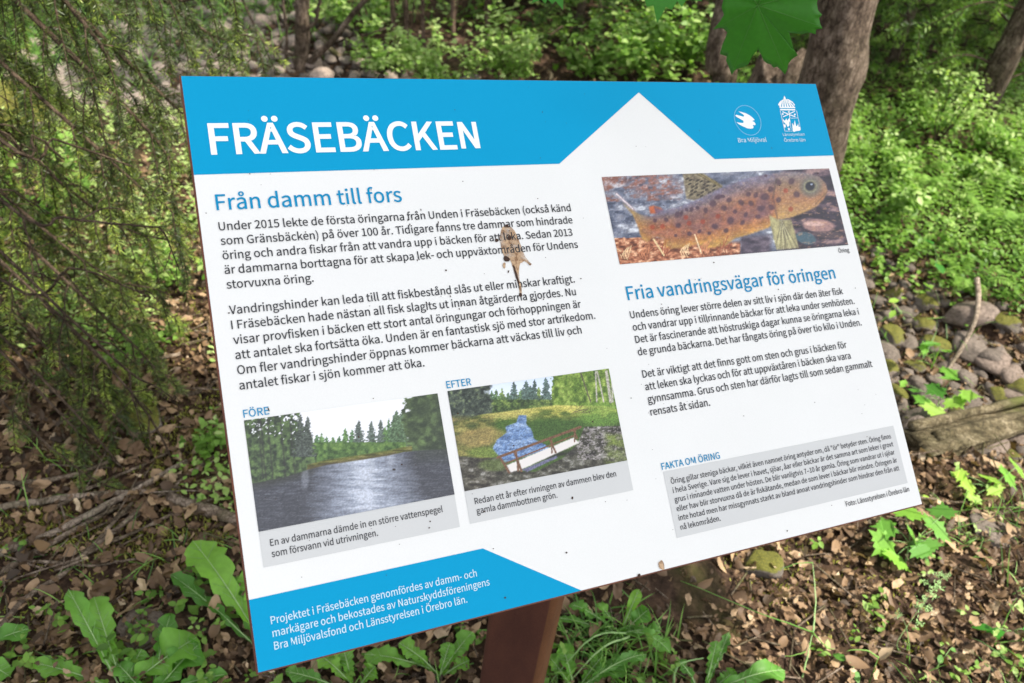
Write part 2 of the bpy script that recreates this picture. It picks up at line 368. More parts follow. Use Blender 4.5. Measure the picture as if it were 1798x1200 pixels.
# ---- lettering --------------------------------------------------------------
GB = {32: [306],
34: [647, [138,646,240,646,264,912,267,1065,109,1065,112,912], [407,646,506,646,533,912,536,1065,377,1065,380,912]],
40: [461, [320,-284,421,-240,338,-76,285,85,253,253,242,424,253,595,285,762,338,923,420,1087,320,1133,230,965,166,797,126,618,112,424,126,229,166,50,230,-117]],
41: [461, [141,-284,231,-117,295,50,335,229,349,424,335,618,295,797,231,965,141,1133,39,1087,122,923,176,762,209,595,220,424,209,253,176,85,122,-76,39,-240]],
44: [379, [96,-278,193,-222,259,-154,300,-71,315,26,307,91,284,141,247,174,197,185,156,179,121,159,98,127,89,85,97,42,120,10,154,-9,193,-16,193,-16,186,-55,161,-102,121,-142,56,-180]],
45: [473, [50,321,425,321,425,443,50,443]],
46: [379, [190,-31,230,-23,263,-1,285,33,293,76,285,120,263,155,230,178,190,185,149,178,116,155,94,120,86,76,94,33,116,-1,149,-23]],
48: [757, [379,-31,515,3,617,104,681,272,704,503,681,733,617,898,515,998,379,1031,243,998,141,898,77,733,55,503,77,272,141,104,243,3], [379,97,309,119,253,190,215,316,202,503,215,689,253,815,309,884,379,906,449,884,505,815,543,689,557,503,543,316,505,190,449,119]],
49: [757, [107,-13,682,-13,682,117,481,117,481,1013,369,1013,324,990,277,971,224,955,152,940,152,837,331,837,331,117,107,117]],
50: [757, [47,-13,702,-13,702,121,412,121,330,118,264,106,419,253,544,412,625,569,655,724,633,850,572,947,475,1009,350,1031,258,1020,178,990,108,942,36,872,127,782,180,837,228,872,279,895,334,903,410,889,463,852,494,794,505,719,478,589,396,442,254,275,47,79]],
51: [757, [359,-31,489,-11,596,48,668,142,694,267,677,366,629,444,559,500,483,530,483,520,550,553,609,608,647,680,660,768,637,880,573,963,476,1014,355,1031,271,1022,195,996,128,957,58,901,142,801,196,849,244,878,295,897,350,903,417,893,465,864,496,818,506,759,493,689,451,633,370,595,230,579,230,460,386,445,477,406,526,348,540,271,527,199,488,146,429,112,350,99,276,108,213,133,159,168,102,220,22,119,87,57,160,12,250,-19]],
52: [757, [451,-13,594,-13,594,262,728,262,728,388,594,388,594,1013,436,1013,14,361,14,262,451,262], [451,388,172,383,396,709,473,850,457,850,451,682]],
53: [757, [358,-31,484,-7,593,62,670,174,698,325,674,473,605,577,505,638,384,657,339,654,299,646,262,633,243,619,271,880,649,880,649,1013,138,1013,104,526,184,476,231,505,268,522,307,533,350,536,431,522,491,480,531,413,545,322,529,228,486,159,423,115,345,99,269,108,206,132,153,166,98,216,19,113,86,55,158,11,248,-19]],
54: [757, [411,-31,527,-7,623,63,688,170,712,307,692,449,633,552,540,614,420,634,357,625,295,601,236,561,201,517,230,693,283,816,359,882,452,902,493,897,533,883,569,860,610,820,700,916,643,967,587,1001,521,1023,445,1031,301,1001,178,903,94,731,63,478,89,257,161,98,272,1], [210,397,256,450,306,488,355,508,399,515,473,500,525,460,556,395,566,307,554,218,520,151,471,109,411,94,333,113,273,171,231,267]],
55: [757, [256,-13,412,-13,433,266,477,493,562,703,706,921,706,1013,54,1013,54,880,537,885,416,698,332,491,281,263]],
56: [757, [382,-31,514,-11,617,47,684,133,708,240,693,336,654,412,598,471,540,510,540,504,582,544,626,602,659,672,672,752,653,863,595,951,504,1008,385,1028,272,1009,180,955,119,870,97,762,109,684,140,618,185,564,232,524,232,532,170,490,109,426,66,345,49,248,74,136,144,47,250,-11], [447,559,371,592,301,635,255,690,237,762,248,822,278,868,324,898,383,909,449,896,498,862,528,810,539,745,533,694,515,645,484,598], [383,88,304,102,242,137,202,191,187,260,196,324,223,382,265,432,313,470,406,431,488,384,542,324,562,244,550,181,514,132,458,100]],
57: [757, [321,-31,462,1,583,102,666,281,697,543,671,755,598,908,486,1000,347,1031,231,1007,135,938,70,831,47,693,67,553,125,450,217,387,335,366,402,375,465,401,524,440,558,485,528,309,475,185,402,119,316,99,271,104,229,118,191,141,146,181,60,83,117,33,174,-1,242,-23], [551,610,504,554,454,515,404,492,356,485,284,500,233,541,201,606,191,693,203,783,237,850,287,893,348,907,427,889,488,833,530,738]],
58: [379, [190,519,230,526,263,549,285,583,293,628,285,671,263,706,230,728,190,737,149,728,116,706,94,671,86,628,94,584,116,549,149,526], [190,-31,230,-23,263,-1,285,33,293,76,285,120,263,155,230,178,190,185,149,178,116,155,94,120,86,76,94,33,116,-1,149,-23]],
65: [829, [-13,-13,142,-13,239,292,585,292,681,-13,842,-13,494,1013,334,1013], [279,418,322,555,374,723,419,884,405,884,451,724,503,555,545,418]],
66: [896, [125,-13,456,-13,613,5,737,62,819,159,848,293,833,390,788,464,720,516,645,542,645,531,702,561,751,614,781,680,791,756,764,875,689,955,576,1000,434,1013,125,1013], [277,589,277,887,417,887,518,879,587,853,626,808,640,739,628,677,589,630,519,600,411,589], [277,114,277,464,437,464,552,454,633,423,681,372,697,297,680,216,631,160,550,126,437,114]],
67: [870, [514,-31,609,-21,692,8,766,54,839,125,753,225,694,169,642,135,584,113,520,106,397,134,303,212,243,337,222,503,244,668,306,790,401,867,525,894,582,887,633,869,678,841,730,794,815,896,755,952,689,992,612,1021,522,1031,341,995,196,889,100,721,66,499,99,277,193,110,335,5]],
68: [939, [125,-13,394,-13,598,22,749,124,841,287,871,503,840,720,748,881,595,980,389,1013,125,1013], [277,117,277,884,375,884,526,859,631,787,694,668,715,503,694,339,631,218,526,143,375,117]],
69: [804, [125,-13,742,-13,742,121,277,121,277,459,656,459,656,593,277,593,277,880,727,880,727,1013,125,1013]],
70: [753, [125,-13,277,-13,277,436,659,436,659,568,277,568,277,880,727,880,727,1013,125,1013]],
71: [940, [530,-31,629,-22,716,3,790,41,852,92,852,532,497,532,497,400,710,400,710,158,682,138,641,121,593,110,544,106,406,134,306,212,244,337,222,503,245,668,310,790,410,867,542,894,607,887,662,868,708,839,759,794,844,896,784,950,718,991,636,1020,537,1031,349,995,199,889,101,721,66,499,100,277,196,110,344,5]],
72: [993, [125,-13,277,-13,277,459,717,459,717,-13,870,-13,870,1013,717,1013,717,594,277,594,277,1013,125,1013]],
73: [400, [125,-13,277,-13,277,1013,125,1013]],
74: [730, [324,-31,454,-6,545,64,596,168,612,292,612,1013,459,1013,459,306,449,212,421,151,376,117,311,106,263,112,221,131,184,163,141,225,29,143,88,63,153,11,232,-21]],
75: [881, [125,-13,277,-13,277,312,433,498,728,-13,891,-9,530,619,844,1008,679,1013,260,511,277,511,277,1013,125,1013]],
76: [741, [125,-13,714,-13,714,121,277,121,277,1013,125,1013]],
77: [1108, [125,-13,264,-13,264,554,259,701,249,835,231,835,308,616,501,88,604,88,796,616,873,835,855,835,845,701,839,554,839,-13,983,-13,983,1013,809,1013,615,469,581,366,549,270,562,270,493,470,299,1013,125,1013]],
78: [986, [125,-13,270,-13,270,525,264,684,256,824,239,824,343,625,711,-13,862,-13,862,1013,715,1013,715,480,721,320,732,177,747,177,643,376,274,1013,125,1013]],
79: [1012, [506,-31,684,6,824,114,915,283,947,503,914,723,824,890,684,995,506,1031,328,995,188,890,98,723,66,503,98,283,188,114,328,6], [506,106,390,134,301,213,243,338,222,503,243,668,301,791,390,867,506,894,622,867,712,791,770,668,790,503,770,338,712,213,622,134]],
80: [864, [125,-13,277,-13,277,385,429,385,582,404,703,463,782,564,810,707,782,850,702,946,579,998,424,1013,125,1013], [277,514,277,884,406,884,519,875,597,846,642,792,658,707,643,619,599,561,523,526,411,514]],
81: [1012, [506,101,390,129,301,208,243,334,222,503,243,668,301,791,390,867,506,894,622,867,712,791,770,668,790,503,770,334,711,208,622,129], [811,-264,897,-258,971,-237,940,-115,883,-128,826,-133,751,-125,685,-101,632,-61,601,-18,732,32,847,144,921,303,947,504,914,723,824,890,684,995,506,1031,328,995,188,890,98,723,66,504,93,299,169,138,289,27,436,-25,489,-117,573,-195,681,-246]],
82: [866, [277,538,277,884,431,884,532,875,603,847,646,797,660,720,646,640,603,584,532,550,430,538], [679,-13,843,-9,594,431,673,462,748,524,796,610,813,721,786,857,709,949,594,998,451,1013,125,1013,125,-13,277,-13,277,411,436,411]],
83: [813, [415,-31,560,-8,672,55,743,149,768,266,751,368,705,445,637,502,554,545,412,607,354,633,303,664,267,706,254,763,266,817,299,858,354,884,427,894,490,888,548,870,599,842,657,796,739,897,669,956,597,996,516,1022,427,1031,297,1011,193,954,123,865,98,753,118,652,169,576,237,522,309,485,453,422,518,391,569,358,601,315,613,255,600,195,562,148,501,117,416,106,342,115,272,139,207,177,139,236,47,128,129,58,214,10,310,-20]],
84: [817, [332,-13,485,-13,485,880,788,880,788,1013,29,1013,29,880,332,880]],
85: [984, [493,-31,639,-8,758,68,837,205,865,411,865,1013,717,1013,717,410,699,263,651,170,580,121,493,106,406,121,337,170,290,262,272,410,272,1013,120,1013,120,411,148,205,226,68,345,-8]],
86: [784, [311,-13,476,-13,803,1013,646,1013,483,462,436,297,389,141,403,141,309,462,144,1013,-17,1013]],
87: [1198, [236,-13,407,-13,559,600,607,818,591,818,638,600,792,-13,966,-13,1177,1013,1030,1013,920,458,867,144,881,144,812,459,671,1013,534,1013,394,459,325,144,341,144,283,458,176,1013,19,1013]],
97: [768, [296,-31,366,-22,432,1,493,36,546,75,534,75,545,-13,672,-13,672,456,657,585,609,685,525,751,403,773,313,764,233,740,162,708,94,668,155,559,213,594,265,619,322,636,381,643,451,628,493,591,515,536,520,480,327,447,182,389,95,305,67,193,84,98,132,27,205,-16], [332,97,284,103,247,121,223,152,214,200,230,259,281,307,381,346,522,370,522,186,475,149,427,120,380,102]],
98: [843, [452,-31,579,-3,686,78,760,208,787,382,767,541,709,665,611,745,479,773,414,765,351,742,292,708,254,672,264,788,264,1099,112,1099,112,-13,237,-13,248,63,237,63,284,26,340,-5,396,-24], [430,101,394,104,352,116,306,139,264,170,264,548,310,587,358,617,404,635,447,641,532,623,588,572,620,490,631,381,615,261,573,174,510,120]],
99: [696, [417,-31,486,-24,551,-5,611,25,675,72,606,179,558,142,518,120,475,105,429,99,341,119,273,173,229,258,213,370,229,482,276,568,345,622,433,641,471,637,506,625,540,606,582,572,661,675,608,717,557,746,497,766,426,773,286,746,168,667,87,540,58,370,85,201,161,75,275,-4]],
100: [846, [377,-31,446,-22,508,1,564,36,608,74,595,74,606,-13,734,-13,734,1099,582,1099,582,800,593,690,561,721,511,749,456,767,392,773,266,745,159,664,86,536,59,370,81,201,145,75,246,-4], [406,101,325,119,265,170,227,255,214,371,230,483,274,568,337,622,416,641,458,637,500,625,542,602,582,571,582,194,540,154,496,124,452,106]],
101: [756, [425,-31,499,-25,565,-9,623,16,686,52,630,159,577,128,534,110,489,99,440,95,348,113,277,161,228,239,210,328,705,328,712,412,692,560,632,674,534,748,402,773,274,745,163,664,86,537,58,370,86,201,164,75,282,-4], [209,443,229,522,275,591,335,633,405,647,477,633,530,593,564,525,574,443]],
102: [443, [32,627,133,627,133,-13,283,-13,283,627,440,627,440,754,283,754,283,857,290,918,307,959,335,982,376,991,413,986,467,966,502,1090,431,1110,361,1117,260,1099,188,1047,146,965,133,860,133,753,32,746]],
103: [769, [375,-354,534,-333,657,-275,736,-189,764,-85,746,1,693,61,608,94,493,105,347,105,288,110,252,125,236,146,230,172,233,196,242,216,256,234,268,245,315,229,374,221,485,240,576,294,637,380,659,492,654,541,641,585,621,623,601,638,750,632,750,754,481,754,435,768,373,773,263,754,170,698,107,611,83,496,92,429,115,371,148,322,180,290,180,297,155,276,127,242,106,200,98,153,104,109,119,72,143,42,165,25,165,31,123,-1,87,-44,64,-92,56,-144,80,-235,147,-301,248,-341], [374,333,319,344,273,376,242,427,230,495,242,564,273,613,318,644,374,655,431,644,476,613,507,564,519,495,507,427,475,376,429,344], [393,-242,306,-233,242,-209,205,-172,192,-125,196,-97,208,-68,229,-39,258,-14,302,-22,349,-24,477,-24,540,-29,582,-43,606,-68,614,-105,599,-154,556,-198,486,-230]],
104: [828, [112,-13,264,-13,264,532,311,577,358,611,403,631,453,637,511,627,549,596,572,539,580,452,580,-13,731,-13,731,470,717,598,673,694,598,753,491,773,416,763,350,735,290,694,253,652,264,788,264,1099,112,1099]],
105: [375, [112,-13,264,-13,264,754,112,754], [188,880,227,887,258,907,278,938,285,977,278,1015,258,1045,227,1064,188,1071,150,1064,119,1045,100,1015,93,977,100,938,119,907,150,887]],
106: [375, [48,-344,147,-326,215,-273,253,-190,264,-85,264,754,114,754,114,-84,110,-143,97,-184,74,-208,35,-217,0,-213,-45,-200,-76,-320,-15,-338], [188,880,226,887,257,907,278,937,285,977,278,1015,257,1045,226,1064,188,1071,150,1064,119,1045,99,1015,92,977,99,938,119,907,150,887]],
107: [753, [112,-13,262,-13,262,190,386,335,597,-13,755,-9,476,441,723,748,561,754,247,364,262,364,262,1099,112,1099]],
108: [387, [256,-31,301,-27,344,-17,322,103,286,99,278,101,272,106,267,118,264,140,264,1099,112,1099,112,147,120,74,145,17,191,-19]],
109: [1263, [112,-13,264,-13,264,532,309,577,355,611,397,631,436,637,492,627,530,596,553,539,561,452,561,-13,712,-13,712,532,758,577,803,611,846,631,885,637,941,627,979,596,1002,539,1010,452,1010,-13,1161,-13,1161,470,1147,598,1103,694,1028,753,924,773,854,762,789,732,728,685,682,640,661,685,615,733,553,763,473,773,405,763,343,735,285,693,237,646,252,646,240,754,112,754]],
110: [832, [112,-13,264,-13,264,532,311,577,358,611,403,631,453,637,511,627,549,596,572,539,580,452,580,-13,731,-13,731,470,717,598,673,694,598,753,491,773,416,763,349,735,289,693,238,646,252,646,240,754,112,754]],
111: [827, [413,-31,549,-4,662,75,740,201,769,370,740,540,662,667,549,746,413,773,278,746,164,667,86,540,58,370,86,201,164,75,278,-4], [413,100,332,118,269,172,227,257,213,370,227,482,269,568,332,622,413,641,495,622,559,568,600,482,616,370,600,257,559,172,495,118]],
112: [846, [112,-326,264,-326,264,-61,255,53,291,20,344,-8,398,-25,452,-31,579,-3,686,78,760,208,787,382,767,541,709,665,611,745,479,773,412,764,348,740,288,706,238,668,252,668,239,754,112,754], [430,101,394,104,352,116,307,139,264,170,264,548,311,587,359,617,404,635,447,641,532,623,588,572,620,490,631,381,615,261,573,174,510,120]],
114: [529, [112,-13,264,-13,264,473,303,548,348,599,393,626,437,635,473,632,519,619,547,752,499,769,452,773,388,762,329,729,276,678,236,619,252,619,240,754,112,754]],
115: [638, [320,-31,439,-13,528,37,583,111,602,202,580,297,525,362,449,406,368,439,308,463,260,488,228,517,217,556,224,591,246,621,284,642,341,650,385,645,425,632,464,612,512,580,588,678,529,720,472,747,409,766,339,773,227,756,142,709,89,638,71,550,92,462,145,399,217,355,295,323,356,300,408,271,443,237,456,194,448,155,424,123,383,101,323,92,264,99,210,116,160,143,101,186,25,81,95,32,163,-1,239,-23]],
116: [514, [357,-31,430,-22,511,0,480,121,426,102,386,97,337,105,307,129,290,168,285,226,285,627,487,627,487,754,285,754,285,963,155,963,142,753,24,746,24,627,134,627,134,228,145,124,183,41,253,-13]],
117: [828, [342,-31,417,-21,483,7,542,51,592,103,579,103,588,-13,717,-13,717,754,567,754,567,221,520,169,474,131,429,110,380,103,322,114,284,145,261,201,253,287,253,754,101,754,101,271,115,143,159,47,235,-12]],
118: [711, [276,-13,440,-13,712,754,561,754,417,323,352,114,364,114,299,323,157,754,-1,754]],
120: [679, [5,-9,159,-13,263,167,334,292,326,292,363,234,402,166,515,-13,674,-8,430,374,655,749,502,754,407,585,345,468,354,468,321,523,286,585,182,754,24,749,249,386]],
121: [711, [139,-333,241,-312,322,-255,382,-170,427,-68,712,754,562,754,425,334,368,133,380,133,310,335,157,754,-2,754,301,-2,286,-53,260,-114,225,-162,184,-192,132,-203,104,-200,66,-188,35,-314,88,-328]],
196: [829, [255,1078,290,1084,319,1102,338,1131,345,1166,338,1201,319,1229,290,1247,255,1254,221,1247,194,1229,176,1201,169,1166,176,1131,194,1103,221,1084], [570,1078,605,1084,633,1102,651,1131,657,1166,651,1201,633,1229,605,1247,570,1254,535,1247,507,1229,488,1201,482,1166,488,1131,507,1102,535,1084], [-13,-13,142,-13,239,292,585,292,681,-13,842,-13,494,1013,334,1013], [279,418,322,555,374,723,419,884,405,884,451,724,503,555,545,418]],
214: [1012, [506,-31,684,6,824,114,915,283,947,503,914,723,824,890,684,995,506,1031,328,995,188,890,98,723,66,503,98,283,188,114,328,6], [506,106,390,134,301,213,243,338,222,503,243,668,301,791,390,867,506,894,622,867,712,791,770,668,790,503,770,338,712,213,622,134], [349,1078,384,1084,413,1102,431,1131,438,1166,431,1201,413,1229,384,1247,349,1254,315,1247,287,1229,269,1201,262,1166,269,1131,287,1102,315,1084], [663,1078,698,1084,726,1103,744,1131,750,1166,744,1201,726,1229,698,1247,663,1254,628,1247,600,1229,581,1201,575,1166,581,1131,600,1102,628,1084]],
228: [768, [296,-31,366,-22,432,1,493,36,546,75,534,75,545,-13,672,-13,672,456,657,585,609,685,525,751,403,773,313,764,233,740,162,708,94,668,155,559,213,594,265,619,322,636,381,643,451,628,493,591,515,536,520,480,327,447,182,389,95,305,67,193,84,98,132,27,205,-16], [332,97,284,103,247,121,223,152,214,200,230,259,281,307,381,346,522,370,522,186,475,149,427,120,380,102], [261,883,296,890,325,908,344,937,350,971,344,1006,325,1034,296,1053,261,1060,225,1053,197,1034,179,1006,172,971,179,937,197,908,225,890], [554,883,589,890,618,908,637,937,644,971,637,1006,618,1034,589,1053,554,1060,518,1053,490,1034,471,1006,464,971,471,937,490,908,518,890]],
229: [768, [296,-31,366,-22,432,1,493,36,546,75,534,75,545,-13,672,-13,672,456,657,585,609,685,525,751,403,773,313,764,233,740,162,708,94,668,155,559,213,594,265,619,322,636,381,643,451,628,493,591,515,536,520,480,327,447,182,389,95,305,67,193,84,98,132,27,205,-16], [332,97,284,103,247,121,223,152,214,200,230,259,281,307,381,346,522,370,522,186,475,149,427,120,380,102], [408,832,481,844,538,878,574,929,586,995,574,1060,538,1112,481,1145,408,1157,334,1145,277,1112,241,1060,228,995,241,929,277,877,334,844], [408,914,379,920,356,935,340,960,334,995,340,1029,356,1054,379,1070,408,1075,436,1070,460,1054,476,1029,482,995,476,961,460,935,436,920]],
246: [827, [413,-31,549,-4,662,75,740,201,769,370,740,540,662,667,549,746,413,773,278,746,164,667,86,540,58,370,86,201,164,75,278,-4], [413,100,332,118,269,172,227,257,213,370,227,482,269,568,332,622,413,641,495,622,559,568,600,482,616,370,600,257,559,172,495,118], [267,883,302,890,330,908,349,937,356,971,349,1006,330,1034,302,1053,267,1060,232,1053,203,1034,185,1006,179,971,185,937,203,909,232,890], [559,883,595,890,623,908,641,937,648,971,641,1006,623,1034,595,1053,559,1060,524,1053,496,1034,477,1006,471,971,477,937,496,908,524,890]],
8211: [731, [50,328,682,328,682,439,50,439]]}
GT = {66: [896, [110,-28,457,-28,551,-22,637,-3,713,29,776,75,824,135,853,208,863,293,858,354,842,407,815,454,780,492,738,523,690,545,660,554,660,520,683,530,720,556,751,588,775,625,792,666,802,710,806,756,797,832,769,896,725,947,667,985,598,1010,520,1024,435,1028,110,1028], [292,604,292,872,417,872,477,870,526,862,564,848,591,831,609,808,621,779,625,739,621,705,611,676,593,652,565,633,527,617,476,608,411,604], [292,129,292,449,437,449,505,446,562,436,607,420,640,399,663,372,677,339,682,297,677,251,662,214,638,184,604,161,559,144,504,133,437,129]],
67: [870, [514,-46,571,-43,625,-33,675,-16,722,6,765,34,806,68,859,125,753,248,704,198,677,175,649,156,620,141,589,130,556,123,521,121,450,130,389,155,337,195,295,250,264,321,244,405,237,503,244,600,265,683,298,752,341,807,393,846,454,870,525,879,556,877,585,871,613,862,639,849,663,833,686,815,731,772,835,897,789,943,755,970,717,995,674,1016,627,1032,577,1042,522,1046,412,1034,311,997,223,937,150,855,96,754,62,635,51,499,62,363,95,244,148,143,219,62,306,3,405,-34]],
69: [804, [110,-28,757,-28,757,136,292,136,292,444,671,444,671,608,292,608,292,865,742,865,742,1028,110,1028]],
70: [753, [110,-28,292,-28,292,421,674,421,674,583,292,583,292,865,742,865,742,1028,110,1028]],
75: [881, [110,-28,292,-28,292,306,431,472,719,-28,909,-19,549,618,862,1016,672,1028,253,526,292,526,292,1028,110,1028]],
78: [986, [110,-28,285,-28,285,526,279,684,272,809,230,809,330,618,703,-28,877,-28,877,1028,700,1028,700,480,706,319,716,192,757,192,656,383,282,1028,110,1028]],
82: [866, [292,553,292,869,430,869,491,867,541,858,580,844,608,824,628,799,641,765,646,720,641,674,628,638,607,608,578,585,539,568,490,557,430,553], [670,-28,861,-19,616,422,640,429,693,457,739,493,777,538,805,591,822,652,828,721,818,808,791,880,746,938,687,980,616,1008,537,1023,451,1028,110,1028,110,-28,292,-28,292,396,427,396]],
83: [813, [415,-46,504,-38,584,-16,652,21,708,69,749,127,774,194,783,266,777,330,760,386,733,434,698,474,656,508,610,535,560,559,418,621,385,635,353,650,325,667,301,686,284,707,273,732,269,763,272,791,282,816,298,837,321,854,350,867,385,876,427,879,462,877,496,871,527,862,556,850,584,834,610,815,658,774,759,898,706,946,668,975,626,999,580,1019,532,1034,480,1043,427,1046,347,1039,275,1019,211,986,158,941,118,887,92,823,83,753,91,689,110,633,140,586,177,547,219,516,262,491,303,471,447,408,486,391,519,373,548,356,569,337,584,315,594,289,598,255,594,223,583,194,565,170,539,150,506,135,465,125,416,121,376,124,336,132,297,144,259,162,224,183,191,208,138,258,26,127,86,71,132,37,182,9,235,-15,292,-32,352,-42]],
196: [829, [255,1063,279,1065,301,1072,321,1084,337,1100,350,1120,357,1142,360,1167,357,1190,350,1212,337,1231,321,1247,301,1259,279,1266,255,1269,232,1266,211,1259,192,1247,176,1231,164,1212,157,1190,154,1167,157,1142,164,1120,176,1101,192,1085,211,1073,232,1065], [570,1063,594,1065,615,1073,635,1084,651,1100,663,1120,670,1142,672,1167,670,1190,662,1212,651,1231,635,1247,616,1259,594,1266,570,1269,546,1266,524,1259,505,1247,489,1231,477,1212,469,1190,467,1167,469,1142,477,1120,489,1100,505,1084,525,1073,547,1065], [-34,-28,153,-28,250,277,574,277,670,-28,863,-28,505,1028,324,1028], [299,433,337,551,388,719,431,869,393,869,437,719,489,551,525,433]]}
def decode(s):
    D = {}
    for code, rec in s.items():
        ch = chr(code); adv = rec[0]; C = rec[1:]
        polys = [np.array(c, float).reshape(-1, 2) / 1000 for c in C]; T = []; V = np.zeros((0, 2))
        if polys:
            V = np.concatenate(polys); off = np.cumsum([0] + [len(p) for p in polys])
            def ar(P): x, y = P[:, 0], P[:, 1]; return .5 * float((x * np.roll(y, -1) - np.roll(x, -1) * y).sum())
            def ins(p, P):
                c = False
                for i in range(len(P)):
                    a, b = P[i - 1], P[i]
                    if (a[1] > p[1]) != (b[1] > p[1]) and p[0] < (b[0] - a[0]) * (p[1] - a[1]) / (b[1] - a[1]) + a[0]: c = not c
                return c
            A = [ar(P) for P in polys]; sg = 1 if A[int(np.argmax(np.abs(A)))] > 0 else -1
            for o in [i for i in range(len(polys)) if A[i] * sg > 0]:
                hs = [i for i in range(len(polys)) if A[i] * sg < 0 and ins(polys[i][0], polys[o])]
                idx = [k for i in [o] + hs for k in range(off[i], off[i + 1])]
                for t in tessellate_polygon([[Vector((x, y, 0)) for x, y in polys[i]] for i in [o] + hs]):
                    a, b, c = [V[idx[k]] for k in t]; t = [idx[k] for k in t]
                    if (b[0] - a[0]) * (c[1] - a[1]) - (b[1] - a[1]) * (c[0] - a[0]) < 0: t = t[::-1]
                    T.append(t)
        D[ch] = (adv / 1000, V, np.array(T))
    return D
GT[78] = [GT[78][0], [95, 0, 95, 1000, 290, 1000, 640, 330, 640, 1000, 815, 1000, 815, 0, 622, 0, 270, 680, 270, 0]]
FB, FT = decode(GB), decode(GT)
def text(s, u0, v, u1, cap, mat, name='text_line', font=FB, lift=.0013, par=None):
    mb = MB(); x = 0; items = []
    for ch in s:
        a, V, T = font[ch]
        if len(T): items.append((x, V, T))
        x += a
    xs0 = items[0][0] + items[0][1][:, 0].min(); xs1 = items[-1][0] + items[-1][1][:, 0].max()
    k = (u1 - u0) / (xs1 - xs0)
    for x, V, T in items:
        mb.add(UV(u0 + (x + V[:, 0] - xs0) * k, v - V[:, 1] * cap, lift), [T], smooth=False)
    return part(mb, name, mat, par or sheet)
text('FRÄSEBÄCKEN', .0335, .1458, .5295, .0548, M_whitetext, 'title_text', FT)
text('Från damm till fors', .0305, .2470, .3557, .0275, M_bluetext, 'heading_text')
CAPB = .0144
A_ = [('Under 2015 lekte de första öringarna från Unden i Fräsebäcken (också känd', .698),
      ('som Gränsbäcken) på över 100 år. Tidigare fanns tre dammar som hindrade', .6965),
      ('öring och andra fiskar från att vandra upp i bäcken för att leka. Sedan 2013', .691),
      ('är dammarna borttagna för att skapa lek- och uppväxtområden för Undens', .6975), ('storvuxna öring.', .174)]
for i, (s_, e_) in enumerate(A_): text(s_, .0300, .2832 + i * .02552, e_, CAPB, M_black)
B_ = [('Vandringshinder kan leda till att fiskbestånd slås ut eller minskar kraftigt.', .6752), ('I Fräsebäcken hade nästan all fisk slagits ut innan åtgärderna gjordes. Nu', .6726),
      ('visar provfisken i bäcken ett stort antal öringungar och förhoppningen är', .6785), ('att antalet ska fortsätta öka. Unden är en fantastisk sjö med stor artrikedom.', .704),
      ('Om fler vandringshinder öppnas kommer bäckarna att väckas till liv och', .6685), ('antalet fiskar i sjön kommer att öka.', .3455)]
for i, (s_, e_) in enumerate(B_): text(s_, .0292, .4293 + i * .02552, e_, CAPB, M_black)
text('Fria vandringsvägar för öringen', .7850, .4755, 1.3280, .0275, M_bluetext, 'heading_text')
R_ = [('Undens öring lever större delen av sitt liv i sjön där den äter fisk', 1.338, 0), ('och vandrar upp i tillrinnande bäckar för att leka under senhösten.', 1.3636, 0),
      ('Det är fascinerande att höstruskiga dagar kunna se öringarna leka i', 1.369, 0), ('de grunda bäckarna. Det har fångats öring på över tio kilo i Unden.', 1.3685, 0),
      ('Det är viktigt att det finns gott om sten och grus i bäcken för', 1.311, .0198), ('att leken ska lyckas och för att uppväxtåren i bäcken ska vara', 1.3144, .0198),
      ('gynnsamma. Grus och sten har därför lagts till som sedan gammalt', 1.370, .0198), ('rensats åt sidan.', .9235, .0198)]
for i, (s_, e_, d_) in enumerate(R_): text(s_, .7825, .5132 + i * .02525 + d_, e_, CAPB, M_black)
text('Öring', 1.3545, .4173, 1.3868, .0095, M_black, 'caption_text')
text('FAKTA OM ÖRING', .7822, .8165, .9197, .0127, M_bluetext, 'heading_text')
polypart('caption_box', [(.7838, .8202), (1.3868, .8202), (1.3868, .9478), (.7838, .9478)], .0009, M_grey)
F_ = [('Öring gillar steniga bäckar, vilket även namnet öring antyder om, då "ör" betyder sten. Öring finns', 1.3718), ('i hela Sverige. Vare sig de lever i havet, sjöar, åar eller bäckar är det samma art som leker i grovt', 1.3727),
      ('grus i rinnande vatten under hösten. De blir vanligtvis 7–10 år gamla. Öring som vandrar ut i sjöar', 1.3708), ('eller hav blir storvuxna då de är fiskätande, medan de som lever i bäckar blir mindre. Öringen är', 1.372),
      ('inte hotad men har missgynnats starkt av bland annat vandringshinder som hindrar den från att', 1.3726), ('nå lekområden.', .8896)]
for i, (s_, e_) in enumerate(F_): text(s_, .7960, .8462 + i * .0177, e_, .0101, M_black)
text('Foto: Länsstyrelsen i Örebro län', 1.2041, .9655, 1.3855, .0100, M_black, 'caption_text')
text('FÖRE', .0296, .6035, .0704, .0126, M_bluetext, 'caption_text')
text('EFTER', .3797, .6015, .4266, .0126, M_bluetext, 'caption_text')
polypart('caption_box', [(.0295, .7885), (.3605, .7885), (.3605, .8445), (.0295, .8445)], .0009, M_grey)
polypart('caption_box', [(.3795, .7862), (.7112, .7862), (.7112, .8430), (.3795, .8430)], .0009, M_grey)
text('En av dammarna dämde in en större vattenspegel', .0442, .8135, .3348, .0105, M_black, 'caption_text')
text('som försvann vid utrivningen.', .0442, .8312, .2172, .0105, M_black, 'caption_text')
text('Redan ett år efter rivningen av dammen blev den', .3947, .8114, .6812, .0105, M_black, 'caption_text')
text('gamla dammbottnen grön.', .3953, .8286, .5531, .0105, M_black, 'caption_text')
text('Projektet i Fräsebäcken genomfördes av damm- och', .0296, .9322, .3760, .0116, M_footer, 'footer_text')
text('markägare och bekostades av Naturskyddsföreningens', .0296, .9516, .3961, .0116, M_footer, 'footer_text')
